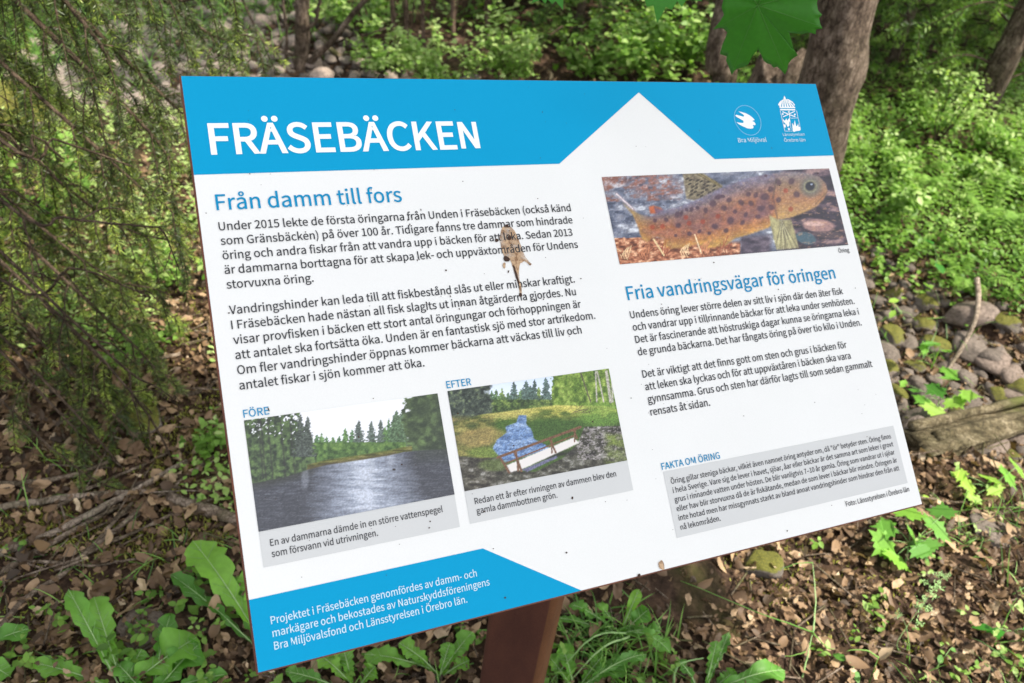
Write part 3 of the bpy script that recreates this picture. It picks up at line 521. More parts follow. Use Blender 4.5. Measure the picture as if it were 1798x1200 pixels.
text('Bra Miljövalsfond och Länsstyrelsen i Örebro län.', .0296, .9710, .3512, .0116, M_footer, 'footer_text')
# ---- the two emblems --------------------------------------------------------
cx, cy, rr = 1.1872, .0925, .0365
mb = MB(); th = np.linspace(0, 2 * np.pi, 61)[:-1]; k = np.arange(60)
V = np.concatenate([UV(cx + rr * np.cos(th), cy + rr * np.sin(th), .0012), UV(cx + (rr - .0011) * np.cos(th), cy + (rr - .0011) * np.sin(th), .0012)])
mb.add(V, np.stack([k, (k + 1) % 60, (k + 1) % 60 + 60, k + 60], 1), smooth=False); part(mb, 'round_emblem_ring', M_paleline, sheet)
def HOM(src, dst):
    A = []
    for (x, y), (u, v) in zip(src, dst):
        A += [[x, y, 1, 0, 0, 0, -u * x, -u * y, -u], [0, 0, 0, x, y, 1, -v * x, -v * y, -v]]
    return np.linalg.svd(np.array(A, float))[2][-1].reshape(3, 3)
def app(H, P):
    P = np.asarray(P, float); q = np.c_[P, np.ones(len(P))] @ H.T; return q[:, :2] / q[:, 2:]
# emblem outlines were read in a skewed view: straighten them on to the board
HL = HOM([(305, 900), (1450, 910), (1065, 130), (455, 270)], [(1.1475, .1452), (1.3388, .1458), (1.3093, .0322), (1.1885, .0562)])
bird = [(350, 362), (395, 375), (460, 395), (520, 430), (565, 470), (597, 512), (572, 515), (556, 525), (590, 545), (607, 585), (590, 598), (565, 592), (560, 605), (573, 625), (560, 652), (520, 658), (470, 650), (400, 615), (345, 580), (300, 540), (350, 550), (400, 556), (418, 545), (415, 520), (370, 490), (325, 460), (296, 435), (312, 418), (360, 432), (420, 452), (436, 440), (420, 415), (385, 390)]
polypart('swallow_emblem', [tuple(p) for p in app(HL, bird)], .0012, M_whitetext)
text('Bra Miljöval', 1.1470, .1450, 1.2262, .0100, M_footer, 'emblem_text')
mb = MB()
def LP(pts): poly(mb, [tuple(p) for p in app(HL, pts)], .0012)
LP([(1062, 128), (1095, 190), (1068, 200), (1050, 185)])
LP([(968, 265), (1000, 215), (1050, 185), (1130, 185), (1195, 225), (1232, 270), (1225, 290), (1195, 245), (1130, 205), (1055, 203), (1010, 235), (990, 290)])
for x in (1000, 1042, 1085, 1128, 1172, 1212):
    tx = 1080 + (x - 1105) * .55; LP([(x - 12, 305), (tx - 9, 200 + abs(x - 1105) * .15), (tx + 9, 200 + abs(x - 1105) * .15), (x + 14, 305)])
LP([(992, 300), (1235, 305), (1240, 325), (995, 320)]); LP([(1000, 335), (1240, 340), (1242, 362), (1005, 357)])
def bar(a, b, wd):
    a, b = np.array(a, float), np.array(b, float); n_ = np.array([-(b - a)[1], (b - a)[0]]); n_ = n_ / np.linalg.norm(n_) * wd
    LP([tuple(a + n_), tuple(b + n_), tuple(b - n_), tuple(a - n_)])
for a, b, wd in (((1003, 362), (1085, 715), 3), ((1262, 362), (1335, 640), 3), ((1090, 712), (1215, 716), 3), ((1168, 490), (1290, 488), 3),
                 ((1040, 380), (1250, 470), 7), ((1235, 375), (1050, 465), 7), ((1140, 365), (1160, 480), 6), ((1155, 480), (1190, 690), 3)): bar(a, b, wd)
for x, y in ((1045, 418), (1140, 385), (1238, 430)): LP([(x - 16, y), (x, y - 20), (x + 16, y), (x, y + 20)])
LP([(1045, 495), (1070, 530), (1090, 520), (1100, 490), (1118, 530), (1150, 485), (1165, 530), (1150, 570), (1160, 610), (1130, 640), (1110, 600), (1080, 570), (1052, 540)])
LP([(1060, 600), (1090, 590), (1100, 640), (1075, 650)]); LP([(1130, 670), (1150, 650), (1172, 685), (1145, 702)])
LP([(1208, 640), (1200, 570), (1222, 600), (1232, 625), (1240, 520), (1262, 600), (1270, 630), (1290, 620), (1300, 580), (1312, 640), (1340, 645), (1348, 690), (1335, 712), (1262, 718), (1238, 735), (1218, 710)])
part(mb, 'crowned_shield_emblem', M_whitetext, sheet)
text('Länsstyrelsen', 1.2768, .1318, 1.3401, .0066, M_footer, 'emblem_text')
text('Örebro län', 1.2762, .1462, 1.3386, .0080, M_footer, 'emblem_text')

# ---- printed photographs ----------------------------------------------------
class Paint:
    def __init__(s, quad, nx, ny):
        s.nx, s.ny = nx, ny; g = np.stack(np.meshgrid((np.arange(nx) + .0) / (nx - 1), np.arange(ny) / (ny - 1)), -1)
        s.U, s.Vv = g[..., 0], g[..., 1]
        q = app(HOM([(0, 0), (1, 0), (1, 1), (0, 1)], quad), g.reshape(-1, 2)); s.X = q[:, 0].reshape(ny, nx); s.Y = q[:, 1].reshape(ny, nx)
        s.C = np.zeros((ny, nx, 3))
    def n(s, sx, sy=None, seed=0, o=4, rot=0.0):
        sy = sy or sx; X = s.X * math.cos(rot) + s.Y * math.sin(rot); Y = -s.X * math.sin(rot) + s.Y * math.cos(rot)
        v = fbm(X / sx, Y / sy, 0, seed, o); return np.clip((v - .5) * 2.0 + .5, 0, 1)
    def blend(s, m, c):
        m = np.clip(m, 0, 1)[..., None]; s.C = s.C * (1 - m) + np.asarray(c, float) * m
    def poly(s, pts, soft=0):
        c = np.zeros(s.X.shape, bool); P = np.asarray(pts, float)
        for i in range(len(P)):
            a, b = P[i - 1], P[i]
            if a[1] == b[1]: continue
            c ^= ((a[1] > s.Y) != (b[1] > s.Y)) & (s.X < (b[0] - a[0]) * (s.Y - a[1]) / (b[1] - a[1]) + a[0])
        m = c.astype(float)
        for _ in range(soft):
            q = np.pad(m, 1, mode='edge'); m = (q[:-2, 1:-1] + q[2:, 1:-1] + q[1:-1, :-2] + q[1:-1, 2:] + 2 * m) / 6
        return m
    def ell(s, x, y, a, b, rot=0, soft=.25):
        dx, dy = s.X - x, s.Y - y; u = dx * math.cos(rot) + dy * math.sin(rot); v = -dx * math.sin(rot) + dy * math.cos(rot)
        return np.clip((1 + soft - np.sqrt((u / a) ** 2 + (v / b) ** 2)) / soft, 0, 1)
    def line(s, a, b, wd, soft=.6):
        a, b = np.array(a, float), np.array(b, float); d = b - a; L = (d @ d) + 1e-9
        t = np.clip(((s.X - a[0]) * d[0] + (s.Y - a[1]) * d[1]) / L, 0, 1)
        r = np.hypot(s.X - a[0] - t * d[0], s.Y - a[1] - t * d[1]); return np.clip((wd * (1 + soft) - r) / (wd * soft), 0, 1)
    def emit(s, name, u0, v0, u1, v1, label):
        mb = MB(); P = UV(u0 + (u1 - u0) * s.U.ravel(), v0 + (v1 - v0) * s.Vv.ravel(), .00105)
        i = np.arange(s.nx * s.ny).reshape(s.ny, s.nx); F = np.stack([i[1:, :-1], i[1:, 1:], i[:-1, 1:], i[:-1, :-1]], -1).reshape(-1, 4)
        mb.add(P, F, smooth=False)
        c = np.clip(s.C.reshape(-1, 3), 0, 255) / 255; c = np.where(c <= .04045, c / 12.92, ((c + .055) / 1.055) ** 2.4) * .93
        return part(mb, name, M_print, sheet, label, cols=c)
def A3(*c): return np.array(c, float)
def mixn(n, stops):
    n = np.asarray(n); xs = [a for a, _ in stops]; return np.stack([np.interp(n, xs, [c[k] for _, c in stops]) for k in range(3)], -1)

# trout
p = Paint([(78, 95), (1560, 72), (1692, 568), (207, 675)], 330, 104); X, Y = p.X, p.Y
p.C = mixn(p.n(70, 30, 1), [(0, (66, 72, 90)), (.45, (112, 118, 136)), (.75, (132, 134, 146)), (1, (198, 202, 210))])
p.blend(np.clip(p.n(60, 28, 2) * 2 - 1.0, 0, 1) * (Y < 260) * (X < 620), (128, 86, 76))
p.blend(p.ell(430, 150, 120, 60, .2, .8) * p.n(18, 12, 30), (150, 96, 82)); p.blend(p.ell(150, 120, 70, 30, 0, .8) * p.n(18, 12, 31), (140, 88, 72))
p.blend(np.clip(p.n(18, 10, 3) * 2 - 1.3, 0, 1) * (X < 700) * .6, (196, 198, 206))
rt_ = np.clip((X - 1240) / 60, 0, 1); p.blend(rt_ * np.ones_like(X), mixn(p.n(80, 34, 4), [(0, (24, 22, 34)), (.5, (50, 42, 58)), (.75, (92, 74, 84)), (1, (150, 122, 120))]))
p.blend(p.ell(1500, 440, 90, 38, .1), (150, 116, 112)); p.blend(p.ell(1470, 428, 60, 14, .05), (196, 160, 150)); p.blend(p.ell(1420, 520, 60, 34, .3), (62, 88, 100))
p.blend(p.ell(1560, 500, 90, 20, .1) * .7, (88, 70, 74)); p.blend(np.clip(p.n(30, 9, 5) * 3 - 2.2, 0, 1) * (X > 1300) * (Y > 220) * .7, (196, 150, 120))
bt = np.clip((Y - (455 + .09 * (X - 200) + 30 * (p.n(90, 60, 6) - .5))) / 40, 0, 1) * np.clip((1010 - X) / 30, 0, 1)
bt = np.maximum(bt, np.clip((Y - 585 + .06 * X) / 26, 0, 1) * (X < 1000)); p.blend(bt * (Y > 500), mixn(p.n(26, 14, 7), [(0, (84, 46, 34)), (.4, (140, 84, 60)), (.7, (186, 124, 92)), (1, (232, 188, 150))]))
p.blend(np.clip((Y - 480) / 40, 0, 1) * np.clip((X - 990) / 20, 0, 1) * np.clip((1210 - X) / 30, 0, 1), mixn(p.n(50, 18, 8), [(0, (52, 46, 62)), (1, (104, 92, 104))]))
# fins behind the body
fin = p.poly([(640, 250), (615, 85), (700, 78), (745, 86), (880, 170), (870, 195), (760, 245), (690, 262)], 2)
p.blend(fin * .9, mixn(p.n(20, 14, 9), [(0, (92, 80, 62)), (1, (160, 146, 112))]))
for i in range(26):
    x = 645 + (i * 37) % 190; y = 120 + (i * 53) % 120
    p.blend(p.ell(x, y, 12, 6, -.5) * fin * .85, (52, 46, 42))
for i in range(7): p.blend(p.line((870, 180), (700 + i * 14, 84), 3) * fin * .5, (176, 158, 92) if i % 2 else (60, 52, 44))
p.blend(p.line((178, 208), (300, 320), 7) , (150, 140, 150)); p.blend(p.line((178, 208), (290, 310), 2.5), (226, 214, 214))
for (a, b) in (((395, 300), (450, 320)),): p.blend(p.poly([(394, 298), (425, 290), (470, 305), (496, 326), (470, 345), (405, 345)], 2), (176, 92, 58))
p.blend(p.poly([(430, 300), (496, 322), (500, 345), (440, 348)], 2) * .8, (98, 84, 112))
body = [(215, 262), (290, 322), (350, 352), (410, 362), (490, 325), (600, 300), (720, 255), (860, 185), (980, 140), (1100, 112), (1240, 92), (1330, 87), (1420, 100), (1500, 125), (1540, 170), (1555, 215), (1530, 270), (1480, 320), (1400, 358), (1320, 385), (1235, 400), (1180, 448), (1060, 488), (960, 515), (900, 560), (780, 580), (720, 545), (640, 570), (540, 578), (495, 560), (500, 505), (430, 495), (385, 530), (350, 505), (322, 420), (290, 350)]
bm_ = p.poly(body, 2)
back = np.interp(X, [200, 350, 490, 600, 720, 860, 980, 1100, 1240, 1330, 1420, 1500, 1560], [262, 352, 325, 300, 255, 185, 140, 112, 92, 87, 100, 125, 215])
bel = np.interp(X, [200, 350, 500, 640, 900, 1060, 1180, 1235, 1320, 1400, 1480, 1560], [420, 505, 545, 565, 530, 488, 448, 400, 385, 358, 320, 230])
t = np.clip((Y - back) / (bel - back + 1), 0, 1)
bc = mixn(t, [(0, (112, 112, 136)), (.14, (112, 100, 110)), (.3, (140, 102, 84)), (.5, (160, 98, 62)), (.72, (152, 96, 72)), (.88, (176, 118, 60)), (1, (186, 142, 70))])
bc = bc * (0.86 + .28 * p.n(40, 26, 11)[..., None]); tl = np.clip((430 - X) / 140, 0, 1)[..., None]; bc = bc * (1 - tl * .7) + np.array([176, 142, 66]) * tl * .7
hd = np.clip((X - 1205) / 40, 0, 1)[..., None]; hc = mixn(np.clip((Y - 90) / 290, 0, 1), [(0, (118, 114, 124)), (.3, (140, 112, 84)), (.6, (164, 116, 78)), (1, (186, 150, 84))]); bc = bc * (1 - hd) + hc * hd
p.blend(bm_, bc); p.blend(p.n(24, 14, 12) * .3 * bm_, (120, 84, 92)); p.blend(np.clip(p.n(10, 6, 33) * 2 - 1.2, 0, 1) * bm_ * .35, (224, 190, 150))
for x, y, a, b in ((715, 400, 40, 46), (830, 380, 36, 50), (945, 360, 34, 40), (1040, 350, 34, 40), (1150, 320, 34, 46), (610, 400, 34, 34), (1130, 300, 26, 60)): p.blend(p.ell(x, y, a, b, 0, .9) * .42, (104, 78, 92))
for x, y, a in ((850, 243, 15), (880, 238, 10), (920, 264, 14), (815, 285, 16), (1045, 228, 12), (1093, 235, 13), (1152, 246, 18), (1190, 200, 17), (1000, 282, 15), (1063, 288, 14), (888, 316, 13), (960, 340, 13), (770, 328, 14), (715, 310, 10), (677, 320, 11), (643, 322, 9), (610, 346, 10), (582, 352, 12), (510, 385, 12), (437, 388, 9), (1130, 322, 16), (1195, 316, 13), (1240, 270, 15), (1238, 156, 13), (1322, 150, 17), (1357, 236, 13), (1110, 376, 12), (1010, 412, 12), (932, 398, 17), (830, 434, 16), (1030, 362, 12), (665, 480, 12), (590, 424, 14), (730, 465, 10), (795, 478, 9), (575, 490, 9), (905, 462, 11), (1155, 110, 8)):
    p.blend(p.ell(x, y, a * (.75 + .3 * ((x * 7) % 10) / 10), a * (.8 + .4 * ((y * 3) % 10) / 10), (x % 7) * .4, .9) * .74, (66, 46, 60))
for x, y in ((752, 402), (850, 368), (662, 410), (487, 428), (640, 372), (1285, 210), (1320, 330), (420, 432)): p.blend(p.ell(x, y, 12, 12, 0, .6) * .6, (150, 52, 34))
p.blend(p.line((1225, 130), (1205, 250), 5) * .4, (70, 60, 60)); p.blend(p.line((1205, 250), (1235, 395), 5) * .45, (90, 64, 60))
p.blend(p.ell(1445, 190, 56, 52, 0, .5) * .6, (92, 94, 92)); p.blend(p.ell(1443, 187, 42, 40, 0, .35) * .75, (112, 112, 100)); p.blend(p.ell(1443, 186, 37, 35, 0, .25), (146, 140, 110)); p.blend(p.ell(1443, 186, 32, 30, 0, .25), (104, 100, 86)); p.blend(p.ell(1441, 184, 25, 24, 0, .3), (30, 32, 44)); p.blend(p.ell(1450, 172, 6, 5), (150, 160, 180))
p.blend(p.line((1552, 222), (1478, 300), 3) * .6, (110, 84, 60))
pf = p.poly([(1180, 365), (1245, 400), (1325, 395), (1345, 470), (1378, 585), (1235, 595), (1212, 520), (1195, 440)], 2); p.blend(pf, mixn(p.n(30, 60, 13), [(0, (120, 112, 84)), (1, (176, 168, 120))]))
for i in range(9): p.blend(p.line((1262, 400), (1222 + i * 19, 590), 2.2) * pf * .55, (206, 200, 160) if i % 2 else (92, 86, 70))
for i in range(60):
    x = 215 + (i * 131) % 780; y = 590 + (i * 47) % 60 - (x - 200) * .03; q = (i * 73) % 60 - 30
    p.blend(p.line((x, y), (x + q, y - 18 - (i * 19) % 55), 2.4) * .8, [(236, 206, 160), (196, 128, 90), (150, 78, 52)][i % 3])
p.blend(p.line((430, 512), (500, 620), 4), (226, 200, 150)); p.blend(p.line((700, 485), (745, 610), 3), (232, 208, 168))
p.C *= (.90 + .2 * p.n(9, 7, 73, 3))[..., None]; p.emit('printed_trout_picture', .7831, .2140, 1.3884, .4008, 'printed picture of a spotted brown trout under water')

def conifer(p, x, yt, yb, hw, col, seed, lean=0.0):
    yy = (p.Y - yt) / (yb - yt); d = np.abs(p.X - x - lean * (p.Y - yt)); n_ = p.n(14, 8, seed, 3)
    m = (yy > 0) & (yy < 1) & (d < hw * (yy ** .7) * (.45 + .9 * n_)); p.blend(m.astype(float) * .92, np.array(col)[None, None] * (.7 + .6 * p.n(9, 7, seed + 1, 3)[..., None]))
# pond
p = Paint([(42, 242), (1258, 72), (1370, 710), (147, 935)], 230, 170); X, Y = p.X, p.Y
p.C[:] = (232, 233, 238)
hz = np.interp(X, [40, 150, 300, 450, 560, 800, 950, 1050, 1150, 1400], [640, 625, 595, 548, 520, 486, 462, 440, 430, 420])    # waterline
tt = (Y - (-.14 * (X - 700)) - 0)
for i, (x, yt, hw) in enumerate(((500, 330, 34), (530, 320, 26), (560, 345, 34), (600, 345, 30), (640, 340, 34), (676, 290, 32), (720, 300, 34), (850, 320, 30), (950, 230, 30), (930, 280, 40))):
    conifer(p, x, yt, 500, hw * 1.5, (98, 134, 76) if i % 2 else (84, 118, 76), 40 + i)
for x, yt, hw in ((762, 242, 46), (842, 246, 42), (900, 236, 36)): conifer(p, x, yt, 460, hw * 1.25, (92, 104, 96), 60 + x)
for x, yt, hw in ((1000, 180, 50), (1040, 170, 46), (980, 230, 40)): conifer(p, x, yt, 440, hw * 1.5, (94, 118, 88), 70 + x)
ed = 380 - .75 * (X - 480) ; low = np.clip(((Y - (330 + 40 * p.n(60, 40, 15))) / 12), 0, 1) * (X > 470) * (X < 1060); p.blend(low * (Y > 380) * .95, mixn(p.n(24, 22, 16), [(0, (62, 84, 52)), (.5, (92, 124, 68)), (1, (128, 158, 84))]))
lf = np.clip((p.n(60, 60, 17) * 90 + np.interp(Y, [190, 300, 400, 560], [400, 455, 480, 560]) - 45 - X) / 14, 0, 1) * (p.n(14, 12, 18) + np.interp(Y, [190, 260, 400], [.62, .72, 1]) > .92)
p.blend(lf, mixn(p.n(20, 20, 19), [(0, (52, 60, 52)), (.5, (82, 100, 70)), (1, (112, 138, 84))]))
for x in (150, 165, 210, 290, 350): p.blend(p.line((x - 20, 240), (x + 20, 600), 4) * .5, (60, 58, 60))
for x, yt in ((395, 200), (440, 215)): conifer(p, x, yt, 470, 52, (84, 92, 86), 90 + x)
rg = np.clip((X - (1130 - .55 * (Y - 100) + 0 * X) - 20 + 60 * (p.n(40, 36, 20) - .5)) / 20, 0, 1) * (Y > 60); rg = np.clip((X - np.interp(Y, [70, 120, 250, 330, 460], [1090, 1060, 1035, 1020, 1080]) + 70 * (p.n(40, 30, 20) - .5)) / 14, 0, 1)
p.blend(rg, mixn(p.n(40, 30, 21), [(0, (62, 74, 58)), (.6, (84, 100, 70)), (1, (112, 136, 86))])); p.blend(rg * np.clip((X - 1150) / 200, 0, 1) * .5, (66, 72, 66))
bk = np.clip((Y - (hz - 34)) / 8, 0, 1) * (X > 440) * (X < 1100); p.blend(bk, mixn(p.n(60, 8, 22), [(0, (74, 74, 44)), (.6, (118, 120, 62)), (1, (160, 152, 100))]))
p.blend(np.clip((Y - (hz - 16)) / 8, 0, 1) * (X > 440) * (X < 1000) * .6, (96, 84, 64))
wt = np.clip((Y - hz) / 5, 0, 1); g = np.clip(1 - np.abs(X - (800 + .1 * (Y - 500))) / (300 + .3 * (Y - 450)), 0, 1) ** .7
wc = mixn(np.clip(g + .30 * (p.n(90, 12, 23) - .5) + .14 * (p.n(26, 4, 24, 3) - .5) - .15 * np.clip((Y - 780) / 150, 0, 1), 0, 1), [(0, (76, 78, 86)), (.45, (116, 121, 134)), (.8, (164, 172, 188)), (1, (208, 214, 228))])
p.blend(wt, wc); p.blend(wt * np.clip(p.n(40, 3.5, 25, 3) * 2 - 1.2, 0, 1) * .22, (214, 218, 228))
p.blend(wt * np.clip((hz + 110 - Y) / 110, 0, 1) * np.clip((X - 1080) / 60, 0, 1) * .6, (70, 76, 66)); p.blend(wt * np.clip((hz + 60 - Y) / 60, 0, 1) * np.clip((520 - X) / 80, 0, 1) * .7, (62, 64, 56))
for x in (430, 740, 845, 965): p.blend(wt * p.ell(x, np.interp(x, [430, 965], [600, 480]), 16, 50, 0, .95) * .35, (196, 202, 214))
p.blend(p.ell(986, 552, 9, 6), (60, 50, 44))
p.C *= np.where(p.C.min(-1) > 215, 1, (.90 + .20 * p.n(7, 6, 71, 3)) * .90)[..., None]; p.emit('printed_pond_picture', .0292, .6080, .3607, .7880, 'printed picture of a dammed pond with forest')

# brook with footbridge
p = Paint([(58, 230), (1225, 67), (1360, 722), (187, 948)], 230, 170); X, Y = p.X, p.Y
p.C = mixn(np.clip((Y - 60) / 260, 0, 1), [(0, (196, 212, 236)), (1, (232, 238, 246))]) + 0 * X[..., None]
for i, (x, yt, hw) in enumerate(((345, 240, 34), (380, 225, 30), (412, 215, 34), (455, 205, 36), (500, 240, 44), (590, 215, 40), (720, 200, 40), (400, 260, 50), (450, 250, 50), (560, 250, 50))):
    conifer(p, x, yt, 370, hw * 1.3, [(120, 142, 70), (84, 112, 78), (100, 128, 84)][i % 3], 110 + i)
for x, yt, hw in ((540, 160, 44), (630, 150, 46), (690, 145, 40), (770, 130, 46), (660, 190, 44)): conifer(p, x, yt, 340, hw * 1.15, (84, 104, 96), 130 + x)
p.blend(np.clip((Y - 285) / 10, 0, 1) * (X < 830), mixn(p.n(24, 20, 26), [(0, (52, 66, 46)), (.5, (84, 106, 60)), (1, (140, 160, 84))]))
p.blend(np.clip((X - (800 + 30 * p.n(20, 20, 27))) / 10, 0, 1), mixn(p.n(34, 36, 28), [(0, (74, 100, 44)), (.5, (116, 144, 62)), (1, (166, 188, 96))]))
for x0, x1 in ((1020, 1095), (1130, 1140), (1142, 1190), (1208, 1240), (1245, 1255)): p.blend(p.line((x0, 90), (x1, 305), 4 if x0 != 1208 else 8) * .85, (206, 196, 192) if x0 != 1020 else (92, 82, 76))
dk = np.clip(((330 - X + .2 * Y) + 60 * (p.n(40, 40, 29) - .5)) / 30, 0, 1) * (Y < 520); p.blend(dk, mixn(p.n(22, 20, 35), [(0, (48, 56, 52)), (.6, (78, 88, 78)), (1, (120, 134, 100))]))
md = np.clip((Y - np.interp(X, [60, 300, 560, 850, 1000, 1200, 1300], [470, 395, 362, 325, 330, 330, 360])) / 8, 0, 1)
p.blend(md, mixn(np.clip((Y - 330) / 120 + .5 * (p.n(70, 14, 36) - .5), 0, 1), [(0, (206, 198, 108)), (.35, (178, 176, 88)), (.6, (100, 116, 56)), (1, (76, 104, 48))]))
p.blend(md * np.clip((430 - Y + 20 * p.n(40, 12, 44)) / 20, 0, 1) * np.clip((760 - X) / 160, 0, 1) * np.clip((X - 290) / 60, 0, 1) * .7, (212, 196, 116))
p.blend(np.clip((430 - X) / 60, 0, 1) * np.clip((Y - 400) / 20, 0, 1) * .75, mixn(p.n(80, 26, 37), [(0, (70, 78, 50)), (.5, (110, 106, 62)), (.8, (172, 152, 92)), (1, (196, 178, 110))]))
p.blend(p.ell(300, 560, 150, 50, -.1, .5) * .6, (186, 156, 100)); p.blend(p.ell(340, 670, 100, 30, 0, .6) * .7, (128, 150, 70))
p.blend(p.ell(1160, 400, 120, 60, 0, .7) * .6, (118, 160, 72)); p.blend(p.ell(860, 500, 190, 50, 0, .6) * .55, (62, 90, 46))
wm = p.poly([(575, 402), (632, 402), (634, 470), (668, 500), (690, 575), (770, 610), (800, 640), (620, 700), (470, 745), (430, 690), (388, 640), (420, 580), (490, 525), (480, 485), (560, 455)], 2)
wm = wm * np.clip(1.5 * wm + 1.2 * (p.n(22, 12, 61) - .35), 0, 1); p.blend(np.clip(wm * 1.15, 0, 1), mixn(np.clip(p.n(60, 14, 38) * .6 + .5 * p.n(14, 5, 39) - .05, 0, 1), [(0, (74, 98, 140)), (.5, (112, 142, 186)), (1, (176, 198, 228))]))
st = np.clip((Y - np.interp(X, [130, 300, 420, 520, 600, 700, 900, 1000, 1050, 1300], [690, 705, 700, 760, 800, 800, 700, 600, 480, 470])) / 10, 0, 1)
p.blend(st * .92, mixn(p.n(40, 22, 40), [(0, (48, 44, 44)), (.5, (80, 76, 70)), (.8, (108, 104, 96)), (1, (150, 146, 142))])); p.blend(st * (p.n(14, 10, 41) > .60) * (X > 1000) * (Y < 720) * .55, (206, 196, 200))
p.blend(st * p.n(60, 40, 42) * np.clip((X - 1180) / 40, 0, 1) * np.clip((Y - 520) / 20, 0, 1), (122, 140, 66)); p.blend(p.ell(400, 760, 90, 34, 0, .5) * .7, (104, 122, 66)); p.blend(np.clip((760 - Y - .2 * (X - 600)) / 20, 0, 1) * p.ell(780, 780, 230, 80, -.3, .4) * .8, (40, 38, 42))
deck = p.poly([(490, 760), (975, 560), (1015, 600), (600, 790), (520, 812)], 1); p.blend(deck, (222, 216, 212)); p.blend(p.poly([(600, 792), (850, 690), (860, 705), (640, 808)], 1), (112, 112, 142))
for a, b, wd in (((425, 705), (1022, 486), 7), ((470, 752), (980, 545), 4), ((440, 700), (510, 812), 6), ((548, 668), (598, 800), 6), ((560, 670), (575, 800), 5), ((805, 580), (845, 668), 5), ((815, 580), (818, 672), 4), ((975, 512), (998, 565), 5), ((985, 512), (980, 590), 4)): p.blend(p.line(a, b, wd), (122, 88, 68))
for i in range(12): p.blend(p.line((960 + 14 * i, 390 - (i * 37) % 30), (1040 + 6 * i, 330 + (i * 29) % 60), 2) * .6, (92, 78, 66))
p.C *= np.where(p.C.min(-1) > 190, 1, (.80 + .40 * p.n(7, 6, 72, 3)) * .92)[..., None]; p.emit('printed_brook_picture', .3796, .6064, .7110, .7860, 'printed picture of a brook with a footbridge')

# ---- weathering on the face: bird dropping and specks ------------------------
HS = HOM([(1380, 100), (1395, 230), (1440, 443), (1415, 725), (0, 220), (0, 700), (820, 320)][:0] or [(0, 0), (1798, 0), (1798, 899), (0, 899)], [(700, 330), (1100, 330), (1100, 530), (700, 530)])
def img2uv(P):                      # photo pixel on the board face to board coordinates
    out = []
    n_ = RW[:, 2]
    for x, y in P:
        r = ray(x, y); o = np.array([0, 0, CAM_H]); l = (n_ @ (TC - o)) / (n_ @ r); q = RW.T @ (o + r * l - TC)
        out.append((q[0] / BH + 1.4142 / 2, q[1] / BH + .5))
    return out
def blob(pts, n=3, jit=.0006, seed=0):
    P = np.array(pts); r_ = np.random.RandomState(seed)
    for _ in range(n - 1):
        Q = np.empty((len(P) * 2, 2)); Q[0::2] = P * .75 + np.roll(P, -1, 0) * .25; Q[1::2] = P * .25 + np.roll(P, -1, 0) * .75; P = Q
    return [tuple(q) for q in P + r_.randn(*P.shape) * jit * .4]
SH = np.array([.0045, -.0012])      # offset found between the ideal and the real lens at this spot
def stain(pts, lift, mat, seed=0):
    z = [(700 + a * .2225, 330 + b * .2225) for a, b in pts]; polypart('bird_dropping', blob([tuple(np.array(q) + SH * 0) for q in img2uv(z)], 3, .0006, seed), lift, mat)
stain([(815, 300), (880, 300), (930, 370), (960, 450), (985, 520), (1005, 560), (1048, 605), (1030, 615), (990, 575), (960, 590), (945, 640), (950, 720), (968, 790), (972, 860), (955, 862), (945, 780), (915, 690), (890, 600), (870, 560), (840, 575), (820, 520), (805, 470), (790, 400)], .00105, M_tan, 1)
for i, q in enumerate(([(825, 540), (860, 545), (880, 575), (850, 590), (822, 575)], [(755, 405), (785, 405), (782, 430), (758, 432)], [(838, 290), (865, 296), (855, 318), (838, 312)], [(855, 385), (885, 380), (890, 410), (862, 420)], [(945, 830), (972, 835), (968, 865), (948, 862)],
                       [(858, 655), (870, 655), (866, 676), (856, 672)], [(815, 600), (842, 590), (838, 640), (822, 640)], [(895, 610), (912, 620), (935, 700), (952, 760), (940, 765), (918, 700)], [(1015, 590), (1048, 600), (1040, 618), (1022, 612)], [(940, 585), (980, 565), (1000, 570), (965, 600)])):
    stain(q, .0015, M_dirt if i not in (6, 8, 9) else M_tan, i + 5)
rd = np.random.RandomState(3); mbs = MB()
for i in range(150):
    u, v = rd.rand() * 1.40 + .007, rd.rand() * .98 + .01; r_ = (.0006 + .0011 * rd.rand() ** 3) * (1.0 if v > .18 else .8)
    th = np.arange(7) / 7 * 6.283; poly(mbs, list(zip(u + r_ * np.cos(th) * (1 + .4 * rd.rand()), v + r_ * np.sin(th))), .00155)
for i in range(12):
    u, v = .33 + .12 * rd.rand(), .2 + .35 * rd.rand(); th = np.arange(6) / 6 * 6.283; r_ = .0011; poly(mbs, list(zip(u + r_ * np.cos(th), v + r_ * np.sin(th) * 1.8)), .00156)
part(mbs, 'dirt_speck', M_dirt, sheet, kind='stuff')
for q in ([(469, 717), (471, 716), (474, 724), (471, 722)], [(1118, 1009), (1123, 1007), (1124, 1012), (1119, 1014)], [(1003, 872), (1006, 873), (1005, 878), (1002, 876)]):
    polypart('dirt_spot', blob(img2uv(q), 3, .0002, 1), .0015, M_dirt)
polypart('dirt_spot', blob(img2uv([(1157, 985), (1162, 983), (1166, 995), (1165, 1002), (1158, 1000), (1154, 992)]), 3, .0008, 4), .0015, M_tan)
for i, (x, y) in enumerate(((592, 134), (668, 134))):      # little cones caught on the top edge
    u, v = img2uv([(x, y)])[0]; mb = MB(); tube(mb, [UV(u - .006, .0, .001), UV(u, -.004, .001), UV(u + .007, -.001, .001)], [.0008, .0022, .0008], 6, rough=.3, seed=i); part(mb, 'dead_bud', M_twig, sign)
